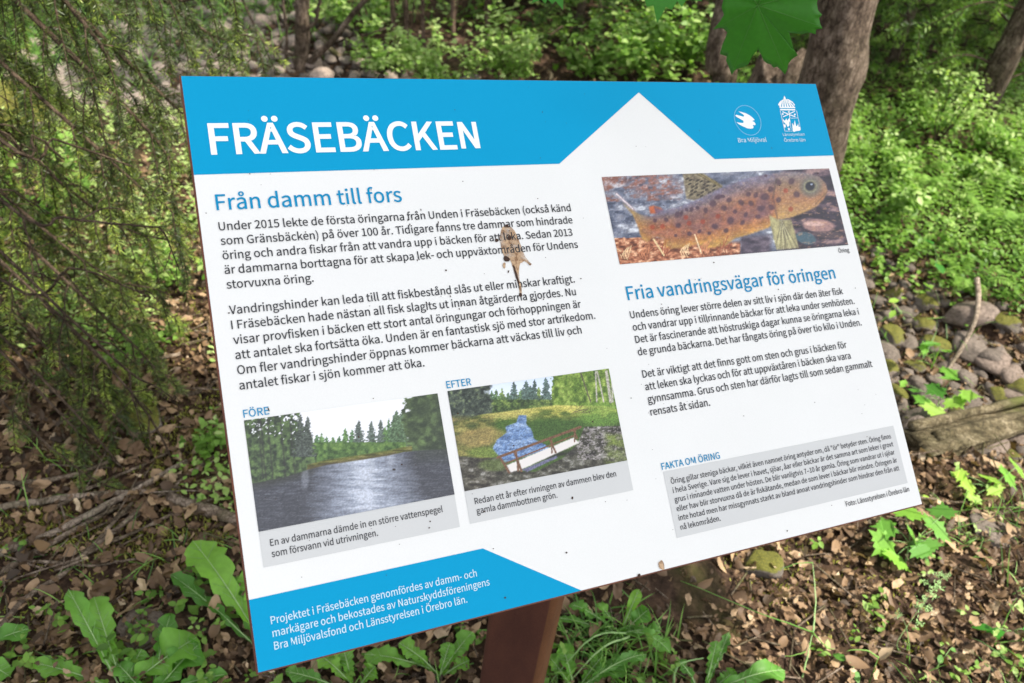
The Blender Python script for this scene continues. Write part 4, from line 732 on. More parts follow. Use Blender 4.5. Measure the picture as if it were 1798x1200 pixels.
# post: rusted hollow section with rounded corners, cap cut under the plate
mb = MB(); rot = math.radians(-20); hw, hd, cr_ = .0545, .034, .014; prof = []
for (sx, sy, a0) in ((1, 1, 0), (-1, 1, 90), (-1, -1, 180), (1, -1, 270)):
    for k in range(6): a = math.radians(a0 + k * 18); prof.append((sx * (hw - cr_) + cr_ * math.cos(a), sy * (hd - cr_) + cr_ * math.sin(a)))
prof = np.array(prof); prof = prof @ np.array([[math.cos(rot), math.sin(rot)], [-math.sin(rot), math.cos(rot)]])
npf = len(prof); nrm = RW[:, 2]; pts = []
for x, y in prof:
    X_, Y_ = POST[0] + x, POST[1] + y; pl = TC + nrm * .031
    pts.append((X_, Y_, pl[2] - (nrm[0] * (X_ - pl[0]) + nrm[1] * (Y_ - pl[1])) / nrm[2]))
top = np.array(pts); rings = []
for z in (-.25, .1, .3, .45, .6, .75): r_ = top.copy(); r_[:, 2] = z; rings.append(r_)
rings.append(top); V = np.concatenate(rings); k = np.arange(npf); F = np.concatenate([np.stack([i * npf + k, i * npf + (k + 1) % npf, (i + 1) * npf + (k + 1) % npf, (i + 1) * npf + k], 1) for i in range(len(rings) - 1)])
mb.add(V, F); po = part(mb, 'post', M_rust, sign); po.data.materials.append(M_rust_lit)
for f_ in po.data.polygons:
    if f_.normal.x * math.cos(rot) + f_.normal.y * math.sin(rot) > .45: f_.material_index = 1  # right-hand faces take the painted sunlit tone

# ============================================================ TERRAIN
def axis(lo, hi, a, b, step, grow=1.18):
    c = list(np.arange(a, b + 1e-6, step)); s_ = step; x = c[-1]
    while x < hi: s_ = min(s_ * grow, 3.0); x += s_; c.append(x)
    s_ = step; x = c[0]; pre = []
    while x > lo: s_ = min(s_ * grow, 3.0); x -= s_; pre.append(x)
    return np.array(pre[::-1] + c)
gx, gy = axis(-60, 60, -3.4, 3.6, .03), axis(-30, 90, .2, 6.2, .03)
GX, GY = np.meshgrid(gx, gy); GZ = hgt(GX, GY) + .012 * (fbm(GX * 18, GY * 18, 0, 8, 3) - .5)
mb = MB(); i = np.arange(GX.size).reshape(GX.shape)
mb.add(np.stack([GX, GY, GZ], -1).reshape(-1, 3), np.stack([i[:-1, :-1], i[:-1, 1:], i[1:, 1:], i[1:, :-1]], -1).reshape(-1, 4))
ground_o = link('ground', mb.mesh('ground', M_ground)); tag(ground_o, 'dark forest floor of soil, moss and leaf litter', kind='structure')

# ---- leaf templates ---------------------------------------------------------
def tpl_leaf(w=.5, fold=.12, curl=.15, pts=((.18, .6), (.5, 1), (.8, .6))):
    V = [(0, 0, 0)]; xs = [p for p, _ in pts]
    for x, k in pts: z = -curl * x * x; V += [(x, w / 2 * k, z + fold * k * w), (x, 0, z), (x, -w / 2 * k, z + fold * k * w)]
    V.append((1, 0, -curl)); m = len(pts); F = [(0, 2, 1), (0, 3, 2)]
    for i in range(m - 1):
        a, b = 1 + 3 * i, 4 + 3 * i; F += [(a, a + 1, b + 1), (a, b + 1, b), (a + 1, a + 2, b + 2), (a + 1, b + 2, b + 1)]
    a = 1 + 3 * (m - 1); e = len(V) - 1; F += [(a, a + 1, e), (a + 1, a + 2, e)]
    return np.array(V, float), np.array(F)
TL_ov = tpl_leaf(.62, .1, .12, ((.3, .9), (.65, .85))); TL_nar = tpl_leaf(.3, .1, .2, ((.4, 1),)); TL_lit = tpl_leaf(.6, .28, .25, ((.25, .8), (.6, 1))); TL_lit2 = tpl_leaf(.5, -.25, -.3, ((.3, .9), (.7, .8))); TL_lit3 = tpl_leaf(.75, .12, .5, ((.3, 1), (.7, .9)))
TN = (np.array([(0, 0, 0), (.5, .06, 0), (1, 0, 0), (.5, -.06, 0)], float), np.array([(0, 1, 2, 3)]))
TB = (np.array([(0, .5, 0), (0, -.5, 0), (.45, .4, .0), (.45, -.4, .0), (.8, .22, -.08), (.8, -.22, -.08), (1, 0, -.25)], float), np.array([(0, 1, 3), (0, 3, 2), (2, 3, 5), (2, 5, 4), (4, 5, 6)]))
MAPLE = [(0, .02), (.10, -.16), (.34, -.30), (.30, -.12), (.52, -.10), (.62, .02), (.98, .05), (.80, .20), (.92, .34), (.60, .34), (.44, .44), (.56, .62), (.70, .78), (.46, .80), (.36, .98), (.18, .72), (.10, .80)]
def tpl_maple():
    R_ = MAPLE[:-1] + [(0, .66)] if False else [(0, 0), (.14, -.14), (.42, -.22), (.40, -.05), (.72, .02), (.62, .18), (.95, .42), (.58, .44), (.50, .62), (.38, .52), (.28, .72), (.14, .68), (0, 1.05)]
    out = R_ + [(-x, y) for x, y in R_[-2:0:-1]]; n_ = len(out); P = [Vector((x, y, 0)) for x, y in out]
    T = tessellate_polygon([P]); return np.array([(y, x, -.12 * abs(x) - .1 * y * y) for x, y in out], float), np.array([list(t) for t in T])
TL_map = tpl_maple()

def on_ground(x, y, lift=0.0): return np.stack([x, y, hgt(x, y) + lift], -1)
def pitchdir(az, pit): return np.stack([np.cos(az) * np.cos(pit), np.sin(az) * np.cos(pit), np.sin(pit)], -1)
def inview(x, y, pad=260):
    X_, Y_, c = project(np.stack([x, y, np.zeros_like(x)], -1)); return (c > .1) & (X_ > -pad) & (X_ < 1798 + pad) & (Y_ > -260) & (Y_ < 1200 + pad)

def tpl_crumple(seed, lobed):
    r_ = np.random.RandomState(seed); m = 11; th = np.arange(m) / m * 6.283 + r_.rand(m) * .3; rad = .5 * (1 - lobed * r_.rand(m)) * (1 + .0 * th); rad[0] *= 1.3
    x, y = np.cos(th) * rad, np.sin(th) * rad * (.5 + .35 * r_.rand()); z = .22 * (r_.rand(m) - .4) + .35 * y * y * (1 if seed % 2 else -1) * 4 * .5
    x2, y2, z2 = x * .5, y * .5, .12 * r_.randn(m) * .6; V = np.concatenate([[[0, 0, .03]], np.stack([x2, y2, z2], 1), np.stack([x, y, z], 1)]); V[:, 0] += .5; k = np.arange(m)
    F = np.concatenate([np.stack([np.zeros(m, int), 1 + k, 1 + (k + 1) % m], 1), np.stack([1 + k, 1 + m + k, 1 + m + (k + 1) % m], 1), np.stack([1 + k, 1 + m + (k + 1) % m, 1 + (k + 1) % m], 1)]); return V, F
CR = [tpl_crumple(s_, .25 + .12 * (s_ % 4)) for s_ in range(8)]
# ---- leaf litter ------------------------------------------------------------
def rnd(n, x0, x1, y0, y1): return rs.rand(n) * (x1 - x0) + x0, rs.rand(n) * (y1 - y0) + y0
def litter(n, x0, x1, y0, y1, s0, s1, mb, dens=None):
    x, y = rnd(n, x0, x1, y0, y1); k = inview(x, y)
    c, al = creek(x, y); hw = creek_half(al)
    d = np.where(np.abs(c) < hw, np.where(x > .6, .85, .12), 1.0) * np.where(c > hw + .1, .55, 1.0)
    d = d * np.where(((x - .32) / .24) ** 2 + ((y - 1.13) / .12) ** 2 < 1, .18, 1)
    d = d * (.55 + .9 * (fbm(x * 2.2, y * 2.2, 0, 21, 3)))
    k &= rs.rand(n) < d; x, y = x[k], y[k]; n = len(x)
    pos = on_ground(x, y, .004 + .022 * rs.rand(n) ** 2); az = rs.rand(n) * 6.283; pit = rs.randn(n) * .42
    sc = s0 + (s1 - s0) * rs.rand(n) ** 1.6; t = np.clip(rs.beta(1.5, 1.7, n), 0, 1); which = rs.randint(0, 11, n)
    R = frames(pitchdir(az, pit), rs.randn(n) * .7)
    for q, T in enumerate([TL_lit, TL_lit2, TL_lit3] + CR):
        m = which == q; scatter(mb, T[0], T[1], pos[m], R[m], sc[m], t[m])
mb = MB(); litter(38000, -1.7, 2.0, .55, 2.6, .012, .042, mb); litter(16000, -3.4, 4.0, 2.2, 6.5, .025, .05, mb)
o = link('leaf_litter', mb.mesh('leaf_litter', M_litter)); tag(o, 'brown layer of dead leaves covering the forest floor', 'leaf litter', kind='stuff')
# the largest fallen leaves, one by one, belong to the ground
big = []
for q, T in enumerate((TL_lit, TL_lit2, TL_lit3)):
    for tt in (.35, .6, .85):
        mb = MB(); V = tpl_crumple(40 + q * 3 + int(tt * 10), .35) if q != 1 else tpl_leaf(.5, -.2, -.25, ((.12, .55), (.3, .9), (.5, 1), (.7, .8), (.88, .45))); mb.add(V[0], V[1], tt); big.append(mb.mesh('fallen_leaf', M_litter))
xx, yy = rnd(900, -1.2, 1.6, .72, 1.75); kk = inview(xx, yy, 20); c_, a_ = creek(xx, yy); kk &= (c_ < -creek_half(a_)) | (rs.rand(900) < .1)
bx, by, _ = project(on_ground(xx, yy)); bx, by = bx, by
for x, y in list(zip(xx[kk], yy[kk]))[:270]:
    o = bpy.data.objects.new('fallen_leaf', big[rs.randint(9)]); COL.objects.link(o); o.parent = ground_o
    o.location = (x, y, float(hgt(x, y)) + .018 + .014 * rs.rand()); o.rotation_euler = (rs.randn() * .5, rs.randn() * .45, rs.rand() * 6.28); s_ = .030 + .024 * rs.rand(); o.scale = (s_, s_, s_)
# bits of twig and bark in the litter
mb = MB(); n = 2600; x, y = rnd(n, -1.8, 2.2, .6, 3.4); k = inview(x, y); x, y = x[k], y[k]; n = len(x)
pos = on_ground(x, y, .012); R = frames(pitchdir(rs.rand(n) * 6.28, rs.randn(n) * .15)); tp = (np.array([(0, .5, 0), (0, -.5, 0), (0, 0, .7), (1, .4, .3), (1, -.4, .3), (1, 0, .9)]), np.array([(0, 1, 4), (0, 4, 3), (1, 2, 5), (1, 5, 4), (2, 0, 3), (2, 3, 5)]))
sc = np.stack([.03 + .12 * rs.rand(n) ** 2, .003 + .003 * rs.rand(n), .003 + .003 * rs.rand(n)], 1); scatter(mb, tp[0], tp[1], pos, R, sc, rs.rand(n))
o = link('twig_debris', mb.mesh('twig_debris', M_stick)); tag(o, 'small broken twigs scattered through the leaf litter', 'twigs', kind='stuff')

# ---- stones -----------------------------------------------------------------
import bmesh
def stone_mesh(seed, sub=3, mat=M_stone, amp=.42):
    bm = bmesh.new(); bmesh.ops.create_icosphere(bm, subdivisions=sub, radius=1)
    V = np.array([v.co[:] for v in bm.verts]); d = 1 + amp * 2 * (fbm(V[:, 0] * 1.1 + 5, V[:, 1] * 1.1, V[:, 2] * 1.1 + seed * 3.1, seed, 2) - .5) + .08 * (fbm(V[:, 0] * 4, V[:, 1] * 4, V[:, 2] * 4, seed + 9, 2) - .5) + (.22 * (fbm(V[:, 0] * 9, V[:, 1] * 9, V[:, 2] * 9, seed + 19, 3) - .5) if sub > 3 else 0)
    r_ = np.random.RandomState(seed + 77); N_ = r_.randn(13, 3); N_ /= np.linalg.norm(N_, axis=1, keepdims=True); D_ = .62 + .33 * r_.rand(13)
    U = V / np.linalg.norm(V, axis=1, keepdims=True); dt = U @ N_.T; lim = np.where(dt > .05, D_ / np.maximum(dt, .05), 9).min(1); V = V * (np.minimum(1, lim) * (.55 + .45 * d))[:, None]
    for v, c in zip(bm.verts, V): v.co = c
    me = bpy.data.meshes.new('stone'); bm.to_mesh(me); bm.free(); me.polygons.foreach_set('use_smooth', np.ones(len(me.polygons), bool)); me.materials.append(mat); return me
SM = [stone_mesh(k) for k in range(8)]; SM2 = [stone_mesh(k + 10, 3, M_stone2) for k in range(8)]; SM3 = [stone_mesh(k + 30, 4, M_mossstone, .35) for k in range(4)]
def put_stone(me, x, y, s, label, group=None, name='stone', sink=.3, flat=.62, rot=None, cat='stone'):
    o = bpy.data.objects.new(name, me); COL.objects.link(o); sx, sy, sz = s * (.85 + .5 * rs.rand()), s * (.75 + .3 * rs.rand()), s * flat
    o.scale = (sx, sy, sz); o.rotation_euler = (rs.randn() * .15, rs.randn() * .15, rs.rand() * 6.28 if rot is None else rot); o.location = (x, y, float(hgt(x, y)) + sz * (1 - 2 * sink) * .5 + sz * .2)
    tag(o, label, cat, group); return o
HERO = [(1690, 715, .052, 'large rounded grey brown stone right of the maple seedling, behind the log'), (1745, 745, .030, 'small rounded stone resting against the large stone near the log'),
        (1515, 632, .052, 'grey stone with its edge hidden by the sign, right of the lower text'), (1700, 615, .075, 'flat stone with a mossy top beyond the curved branch'),
        (1585, 600, .045, 'dark stone half buried beside the curved branch'), (1775, 700, .06, 'dark stone at the right picture edge above the log'), (1640, 770, .028, 'pale stone wedged under the seedling beside the log'),
        (1620, 690, .040, 'brown stone under the leaves of the maple seedling'), (1560, 690, .035, 'narrow stone beside the sign edge, left of the seedling'), (1740, 640, .07, 'long low stone in the stream bed near the right edge'), (1590, 730, .032, 'dark wet looking stone left of the pale stone by the log')]
for i, (a, b, s_, lab) in enumerate(HERO):
    g = ground(a, b); put_stone(SM[i % 8], g[0], g[1], s_, lab, flat=.5)
pts = []
for _ in range(6000):
    al = rs.rand() * 5.6 - 1.0; cc = rs.uniform(-1, 1); hw = creek_half(al); x, y = CP + CD * al + CN * (cc * hw * 1.05 - .10 * math.sin(al * 2.1))
    s_ = (.028 + .05 * rs.rand() ** 2) * (1 + .15 * max(al, 0)); X_, Y_, c = project(np.array([[x, y, 0.]]))
    hid = 360 < X_[0] < 1500 and 190 < Y_[0] < 900
    if hid or not (-60 < X_[0] < 1860 and -60 < Y_[0] < 1100): continue
    if all((x - a) ** 2 + (y - b) ** 2 > (.72 * (s_ + t)) ** 2 for a, b, t in pts): pts.append((x, y, s_))
    if len(pts) > 285: break
for x, y, s_ in pts:
    left = x < 0
    put_stone(SM2[rs.randint(8)] if left else (SM3[rs.randint(4)] if rs.rand() < .3 else SM[rs.randint(8)]), x, y, s_ * (.8 if left else 1), 'rounded grey stone among many in the dry stream bed behind the sign\'s top left corner' if left else 'rounded brown grey stone among those in the stream bed right of the sign',
              'stones in the stream bed far left' if left else 'stones in the stream bed to the right')
mb = MB(); n = 5200; al = rs.rand(n) * 6.4 - 1.4; cc = rs.uniform(-1.15, 1.15, n); hw = creek_half(al); x = CP[0] + CD[0] * al + CN[0] * cc * hw; y = CP[1] + CD[1] * al + CN[1] * cc * hw
k = inview(x, y); x, y = x[k], y[k]; n = len(x); ico = bmesh.new(); bmesh.ops.create_icosphere(ico, subdivisions=1, radius=1); IV = np.array([v.co[:] for v in ico.verts]) * (1 + .25 * (rs.rand(len(ico.verts))[:, None] - .5)); IF = np.array([[v.index for v in f.verts] for f in ico.faces]); ico.free()
s_ = (.008 + .022 * rs.rand(n) ** 2); scatter(mb, IV, IF, on_ground(x, y, .004), frames(pitchdir(rs.rand(n) * 6.28, rs.randn(n) * .3)), np.stack([s_ * 1.2, s_, s_ * .7], 1), rs.rand(n))
o = link('stream_gravel', mb.mesh('stream_gravel', M_stone)); tag(o, 'small gravel filling the gaps of the dry stream bed', 'gravel', kind='stuff')
MS = [stone_mesh(20 + k, 4, M_mossstone, .3) for k in range(3)]
g = ground(50, 232); put_stone(MS[0], g[0] - .05, g[1] + .1, .22, 'big boulder with yellow green moss at the far left edge', flat=.42, name='mossy_boulder', cat='boulder', rot=2.9)
g = ground(1335, 1010); put_stone(MS[1], g[0] + .005, g[1] + .02, .050, 'small moss topped stone under the lower edge of the sign', sink=.5, flat=.75, name='mossy_stone', rot=.3)
g = ground(250, 740); put_stone(MS[2], g[0], g[1], .07, 'low mossy stone among twigs left of the sign', flat=.4, name='mossy_stone')
g = ground(1790, 690); put_stone(MS[0], g[0], g[1], .06, 'stone with yellow moss at the right edge above the log', flat=.6, name='mossy_stone')
g = ground(230, 1110); put_stone(SM[3], g[0] + .02, g[1] + .01, .055, 'flat grey stone in the litter beside the dandelion leaves', sink=.6, flat=.2, name='flat_stone')
g = ground(1740, 935); put_stone(SM[5], g[0], g[1], .055, 'flat pale grey stone in the leaf litter below the log', flat=.3, name='flat_stone')

# ---- fallen sticks and the log ----------------------------------------------
def stick(px, r0, r1, label, mat=M_stick, lift=.012, name='fallen_stick', seed=0, twigs=0):
    P = [ground(a, b) + [0, 0, (c[0] if c else lift)] for a, b, *c in px]; Q = curve(P, 16, .0016, seed); r0, r1 = r0 * .72, r1 * .72
    root = thing(name, label, 'stick', P[0]); mb = MB(); tube(mb, Q, np.linspace(r0, r1, 16), 8, rough=.25, seed=seed); part(mb, 'stem', mat, root)
    r_ = np.random.RandomState(seed + 50)
    for j in range(twigs):
        a = Q[r_.randint(3, 14)]; d = r_.randn(3) * .5 + (Q[-1] - Q[0]) / np.linalg.norm(Q[-1] - Q[0]) * .5; d[2] = abs(d[2]) * .4; mb = MB(); L = .05 + .1 * r_.rand()
        tube(mb, curve([a, a + d * L * .5, a + d * L + [0, 0, -.01]], 6, .003, j), np.linspace(r1 * .5, .0007, 6), 5); part(mb, 'side_twig', mat, root)
STK = [(((-60, 1000), (120, 930), (330, 815)), .013, .008, 'pale bare stick reaching from the left edge, upper one of the pair'), (((-60, 1050), (110, 950), (215, 895)), .010, .006, 'dark stick lying just under the pale one at left'),
       (((-40, 1150), (60, 1050), (130, 1000), (235, 890)), .009, .005, 'long dark stick running from the lower left up to the heap'), (((120, 1005), (250, 900), (400, 790)), .008, .005, 'straight brown stick crossing the heap towards the sign'),
       (((140, 985), (260, 930), (380, 880)), .006, .004, 'thin reddish stick above the leaf patch at left'), (((300, 880), (430, 925)), .020, .018, 'thick dark dead branch half hidden by the sign edge'),
       (((-40, 700), (90, 745), (215, 778)), .007, .004, 'brown stick at left edge beside the mossy patch'), (((180, 655), (260, 640), (320, 628)), .010, .007, 'mossy grey stick near the middle of the left side'),
       (((-30, 860), (90, 850), (190, 820)), .009, .006, 'dark mossy stick at left edge above the crossing sticks'), (((40, 990), (150, 1000), (260, 985)), .005, .003, 'thin straight twig lying level across the leaf patch'),
       (((-30, 905), (120, 880), (260, 870)), .012, .008, 'grey weathered stick behind the pale pair at left'), (((90, 905), (170, 860), (300, 800)), .006, .004, 'slim twig touching the top of the stick heap'),
       (((0, 590), (100, 560), (180, 530)), .006, .004, 'slim twig lying in green plants at far left'), (((330, 700), (360, 690), (400, 660)), .009, .007, 'short mossy stick beside the left edge of the sign'),
       (((1500, 900), (1600, 880), (1700, 890)), .005, .003, 'thin brown twig under the log at right'), (((1180, 1190), (1290, 1185), (1400, 1195)), .004, .003, 'thin twig lying at the bottom edge right of the post'),
       (((1690, 570), (1720, 600), (1798, 640)), .007, .004, 'dead twig in the stream bed near the right edge'), (((560, 70), (600, 105), (660, 128)), .02, .012, 'dead branch on the bank behind the top edge of the sign'),
       (((60, 240), (150, 275), (330, 330)), .014, .009, 'grey dead branch in front of the mossy boulder')]
for i, (p_, r0, r1, lab) in enumerate(STK): stick(p_, r0, r1, lab, M_pale if i in (0, 10) else M_stick, seed=i, twigs=(3 if i in (2, 3, 4, 10) else 1 if i % 2 else 0))
stick(((1692, 530, .10), (1694, 585, .09), (1680, 625, .05), (1655, 668, .02)), .012, .008, 'pale curved branch standing out of the stream bed', M_pale, seed=40)
# the split log
a = ground(1600, 795) + [0, 0, .02]; b = ground(1850, 735) + [0, 0, .03]; b2 = b + (b - a) * .9
root = thing('weathered_log', 'old split mossy log lying across the litter at right', 'log', a)
mb = MB(); Q = curve([a, (a + b) / 2 + [0, 0, .004], b, b2], 26); d = (b - a) / np.linalg.norm(b - a); sd = np.cross(d, [0, 0, 1]); n = 56; V = []
for i, q in enumerate(Q):
    th = np.arange(n) / n * 2 * np.pi; rr = .038 * (1 + .22 * (vnoise(np.cos(th) * 3 + 5, np.sin(th) * 3, i * .08, 4) * 2 - 1) + .16 * (vnoise(np.cos(th) * 9 + 5, np.sin(th) * 9, i * .12, 14) * 2 - 1)) * (1 + .1 * math.sin(i * .4))
    off = .02 * np.array(vnoise(th * 2, 0, 0, 5)) if i == 0 else 0
    V.append(q + np.cos(th)[:, None] * sd * rr[:, None] * 1.25 + np.sin(th)[:, None] * np.array([0, 0, 1]) * rr[:, None] * .8 - (d * (off if np.isscalar(off) else off[:, None])))
V = np.concatenate(V); k = np.arange(n); F = [np.concatenate([np.stack([i * n + k, i * n + (k + 1) % n, (i + 1) * n + (k + 1) % n, (i + 1) * n + k], 1) for i in range(25)])]
V = np.concatenate([V, Q[:1] + d * .012, Q[-1:]]); F.append(np.stack([np.full(n, 26 * n), (k + 1) % n, k], 1)); mb.add(V, F); part(mb, 'stem', M_mosswood, root)
for j, (o1, o2, up_) in enumerate(((-.01, -.045, .034), (.05, .0, .03))):     # splintered slabs along the log
    mb = MB(); P = np.array([a + d * (.02 + .05 * j), (a + b) / 2, b, b2]) + sd * o2 + [0, 0, up_]; tube(mb, curve(P, 20, .002, j), np.full(20, .014), 7, rough=.5, seed=j); part(mb, 'split_slab', M_mosswood, root)

# ---- ground cover -----------------------------------------------------------
def plantlets(mb, x, y, h, k, ls, tint, T=TL_ov, lean=.25, mbs=None):
    n = len(x); base = on_ground(x, y); L = pitchdir(rs.rand(n) * 6.28, np.zeros(n)) * (lean * rs.rand(n) * h)[:, None]; a0 = rs.rand(n) * 6.28
    for j in range(k):
        f = (j + 1.0) / k; c = base + L * f ** 1.5; c[:, 2] += h * f
        for s_ in range(2 if j < k - 1 else 3):
            az = a0 + j * 1.57 + s_ * (np.pi if j < k - 1 else 2.1) + rs.randn(n) * .3; R = frames(pitchdir(az, .15 + rs.randn(n) * .3), rs.randn(n) * .3)
            scatter(mb, T[0], T[1], c + rs.randn(n, 3) * .004, R, ls * (1.15 - .4 * f) * (.8 + .4 * rs.rand(n)), np.clip(tint + .12 * rs.randn(n) + .1 * (f - .5), 0, 1))
def cover(n, x0, x1, y0, y1, fn, h, ls, k=3, tint=.5, T=TL_ov, mb=None):
    x, y = rnd(n, x0, x1, y0, y1); m = inview(x, y) & (rs.rand(n) < fn(x, y)); x, y = x[m], y[m]; n = len(x)
    cl = fbm(x * 2.5, y * 2.5, 0, 31, 3); plantlets(mb, x, y, (h[0] + (h[1] - h[0]) * rs.rand(n)) * (.6 + .8 * cl), k, ls[0] + (ls[1] - ls[0]) * rs.rand(n), np.clip(tint + 1.2 * (cl - .5), 0, 1), T)
mb = MB()
def right_bank(x, y):
    c, al = creek(x, y); hw = creek_half(al); return np.clip((c - hw) / .12 + .25 * (fbm(x * 3, y * 3, 0, 33, 2) - .3), 0, 1) * (x > -.2) * np.clip((4.15 + .25 * (x - 1.5) - y) / .35, .06, 1)
cover(13500, .8, 3.9, 2.2, 5.6, right_bank, (.03, .11), (.013, .033), 3, .62, mb=mb)
def far_bank(x, y):
    c, al = creek(x, y); hw = creek_half(al); return np.clip((c - hw - .15) / .3, 0, 1) * np.clip((1.4 - x) * 2, .08, 1) * (.35 + .65 * (fbm(x * 1.5, y * 1.5, 0, 34, 2) > .45))
cover(5200, -4.2, 1.4, 3.2, 8.0, far_bank, (.05, .28), (.03, .055), 3, .55, mb=mb)
def left_mid(x, y): return (.85 * np.clip((fbm(x * 3.4, y * 3.4, 0, 35, 3) - .42) * 6, 0, 1)) * (y > 1.12) * (x < -.25)
cover(5200, -2.6, -.2, 1.15, 3.2, left_mid, (.03, .10), (.012, .026), 2, .88, mb=mb)
def nearr(x, y): return .10 + .0 * x
cover(1000, .7, 2.2, .8, 2.0, lambda x, y: .18 * (fbm(x * 4, y * 4, 0, 36, 2) > .52), (.02, .06), (.012, .024), 2, .6, mb=mb)
cover(1500, -1.3, .5, .7, 1.2, lambda x, y: .28 * (fbm(x * 4, y * 4, 0, 37, 2) > .5) * (y < 1.0), (.015, .06), (.014, .03), 2, .45, mb=mb)
o = link('undergrowth', mb.mesh('undergrowth', M_cover)); tag(o, 'low green leafy ground cover on the banks of the stream', 'ground cover', kind='stuff')
# moss cushions
def mossy(n, fn, x0, x1, y0, y1, mb):
    x, y = rnd(n, x0, x1, y0, y1); m = inview(x, y) & (rs.rand(n) < fn(x, y)); x, y = x[m], y[m]; n = len(x)
    scatter(mb, TN[0], TN[1], on_ground(x, y, .002), frames(pitchdir(rs.rand(n) * 6.28, .9 + .4 * rs.randn(n))), np.stack([.008 + .01 * rs.rand(n), .03 + 0 * x, .01 + 0 * x], 1), .3 + .7 * rs.rand(n))
mb = MB(); mossy(60000, lambda x, y: (fbm(x * 2.2, y * 2.2, 0, 51, 2) > .60) * .9, -2.2, 2.2, .7, 3.2, mb); mossy(30000, lambda x, y: (fbm(x * 4, y * 4, 0, 52, 2) > .57) * .95, -1.6, -.4, 1.0, 2.3, mb)
M_moss = leaf_mat('moss', [(0, (.07, .09, .01)), (.5, (.16, .18, .02)), (1, (.30, .30, .05))], trans=.15)
o = link('moss', mb.mesh('moss', M_moss)); tag(o, 'yellow green moss patches on soil between the dead leaves', 'moss', kind='stuff')
# grass
def grass(n, fn, x0, x1, y0, y1, h, mb, w_=.0045):
    x, y = rnd(n, x0, x1, y0, y1); m = inview(x, y) & (rs.rand(n) < fn(x, y)); x, y = x[m], y[m]; n = len(x); L = h[0] + (h[1] - h[0]) * rs.rand(n)
    scatter(mb, TB[0], TB[1], on_ground(x, y), frames(pitchdir(rs.rand(n) * 6.28, .7 + .35 * rs.randn(n)), rs.randn(n) * .4), np.stack([L, np.full(n, w_), L], 1), rs.rand(n))
mb = MB(); gA, gB = ground(60, 90), ground(470, 20)
grass(26000, lambda x, y: np.exp(-(((x - gA[0]) / .45) ** 2 + ((y - gA[1]) / .5) ** 2)) + np.exp(-(((x - gB[0]) / .6) ** 2 + ((y - gB[1] - .3) / .5) ** 2)), -4.2, -.3, 2.8, 6.5, (.10, .25), mb, .006)
grass(9000, lambda x, y: .5 * (fbm(x * 3, y * 3, 0, 41, 2) > .5), .8, 3.4, 2.2, 4.6, (.06, .16), mb)
grass(2600, lambda x, y: .5 * (fbm(x * 4, y * 4, 0, 42, 2) > .56), .9, 1.6, .85, 1.5, (.04, .11), mb, .003)
grass(1500, lambda x, y: .5 * (fbm(x * 4, y * 4, 0, 43, 2) > .52), -1.3, .3, .75, 1.6, (.04, .10), mb, .003)
gT = ground(1060, 1150); grass(1300, lambda x, y: np.exp(-(((x - gT[0]) / .10) ** 2 + ((y - gT[1]) / .06) ** 2)), gT[0] - .2, gT[0] + .22, gT[1] - .14, gT[1] + .12, (.05, .12), mb, .0045)
o = link('grass', mb.mesh('grass', M_grass)); tag(o, 'fine green grass growing in patches on the forest floor', 'grass', kind='stuff')

# ============================================================ TREES AND SHRUBS
def leafcloud(mb, C, R3, n, ls, tint=.5, T=TL_ov, hollow=.3, seed=0, pitch=.0):
    r_ = np.random.RandomState(seed + 900); d = r_.randn(n, 3); d /= np.linalg.norm(d, axis=1, keepdims=True); rad = (hollow + (1 - hollow) * r_.rand(n)) ** .6
    P = np.array(C) + d * rad[:, None] * np.array(R3); nz = fbm(P[:, 0] * 4, P[:, 1] * 4, P[:, 2] * 4, seed, 2); k = nz > .42; P = P[k]; n = len(P)
    scatter(mb, T[0], T[1], P, frames(pitchdir(r_.rand(n) * 6.28, pitch + r_.randn(n) * .45), r_.randn(n) * .4), ls * (.6 + .7 * r_.rand(n)), np.clip(tint + .9 * (nz[k] - .5) + .18 * r_.randn(n), 0, 1))
def shrub(base, h, rad, label, seed, nst=6, nl=900, ls=.035, tint=.55, group=None, name='leafy_shrub', mat=None, cat='shrub'):
    r_ = np.random.RandomState(seed); root = thing(name, label, cat, base, group); fo = MB(); X = []
    for s_ in range(nst):
        az = r_.rand() * 6.28; lean = rad * (.3 + .7 * r_.rand()); hh = h * (.6 + .4 * r_.rand()); tip = np.array(base) + [math.cos(az) * lean, math.sin(az) * lean, hh]
        Q = curve([np.array(base), np.array(base) * .55 + tip * .45 + [0, 0, hh * .12], tip], 9, .006, seed + s_); mb = MB(); tube(mb, Q, np.linspace(.006, .0015, 9) * (h / .6) ** .5, 5); part(mb, 'stem', M_twig, root)
        for q in Q[3:]:
            for _ in range(3): X.append((q, q + r_.randn(3) * [.16, .16, .07] * h * .8))
    n_ = nl; idx = r_.randint(0, len(X), n_); f = r_.rand(n_) ** .6; A = np.array([X[i][0] for i in idx]); B = np.array([X[i][1] for i in idx]); P = A * (1 - f)[:, None] + B * f[:, None] + r_.randn(n_, 3) * .012
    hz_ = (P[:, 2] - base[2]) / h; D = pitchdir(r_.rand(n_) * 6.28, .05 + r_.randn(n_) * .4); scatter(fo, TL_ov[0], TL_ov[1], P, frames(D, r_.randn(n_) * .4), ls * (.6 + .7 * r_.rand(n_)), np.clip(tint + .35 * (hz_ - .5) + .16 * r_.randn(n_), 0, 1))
    part(fo, 'foliage', mat or M_shrub, root, kind='stuff'); return root
G = lambda a, b: ground(a, b)
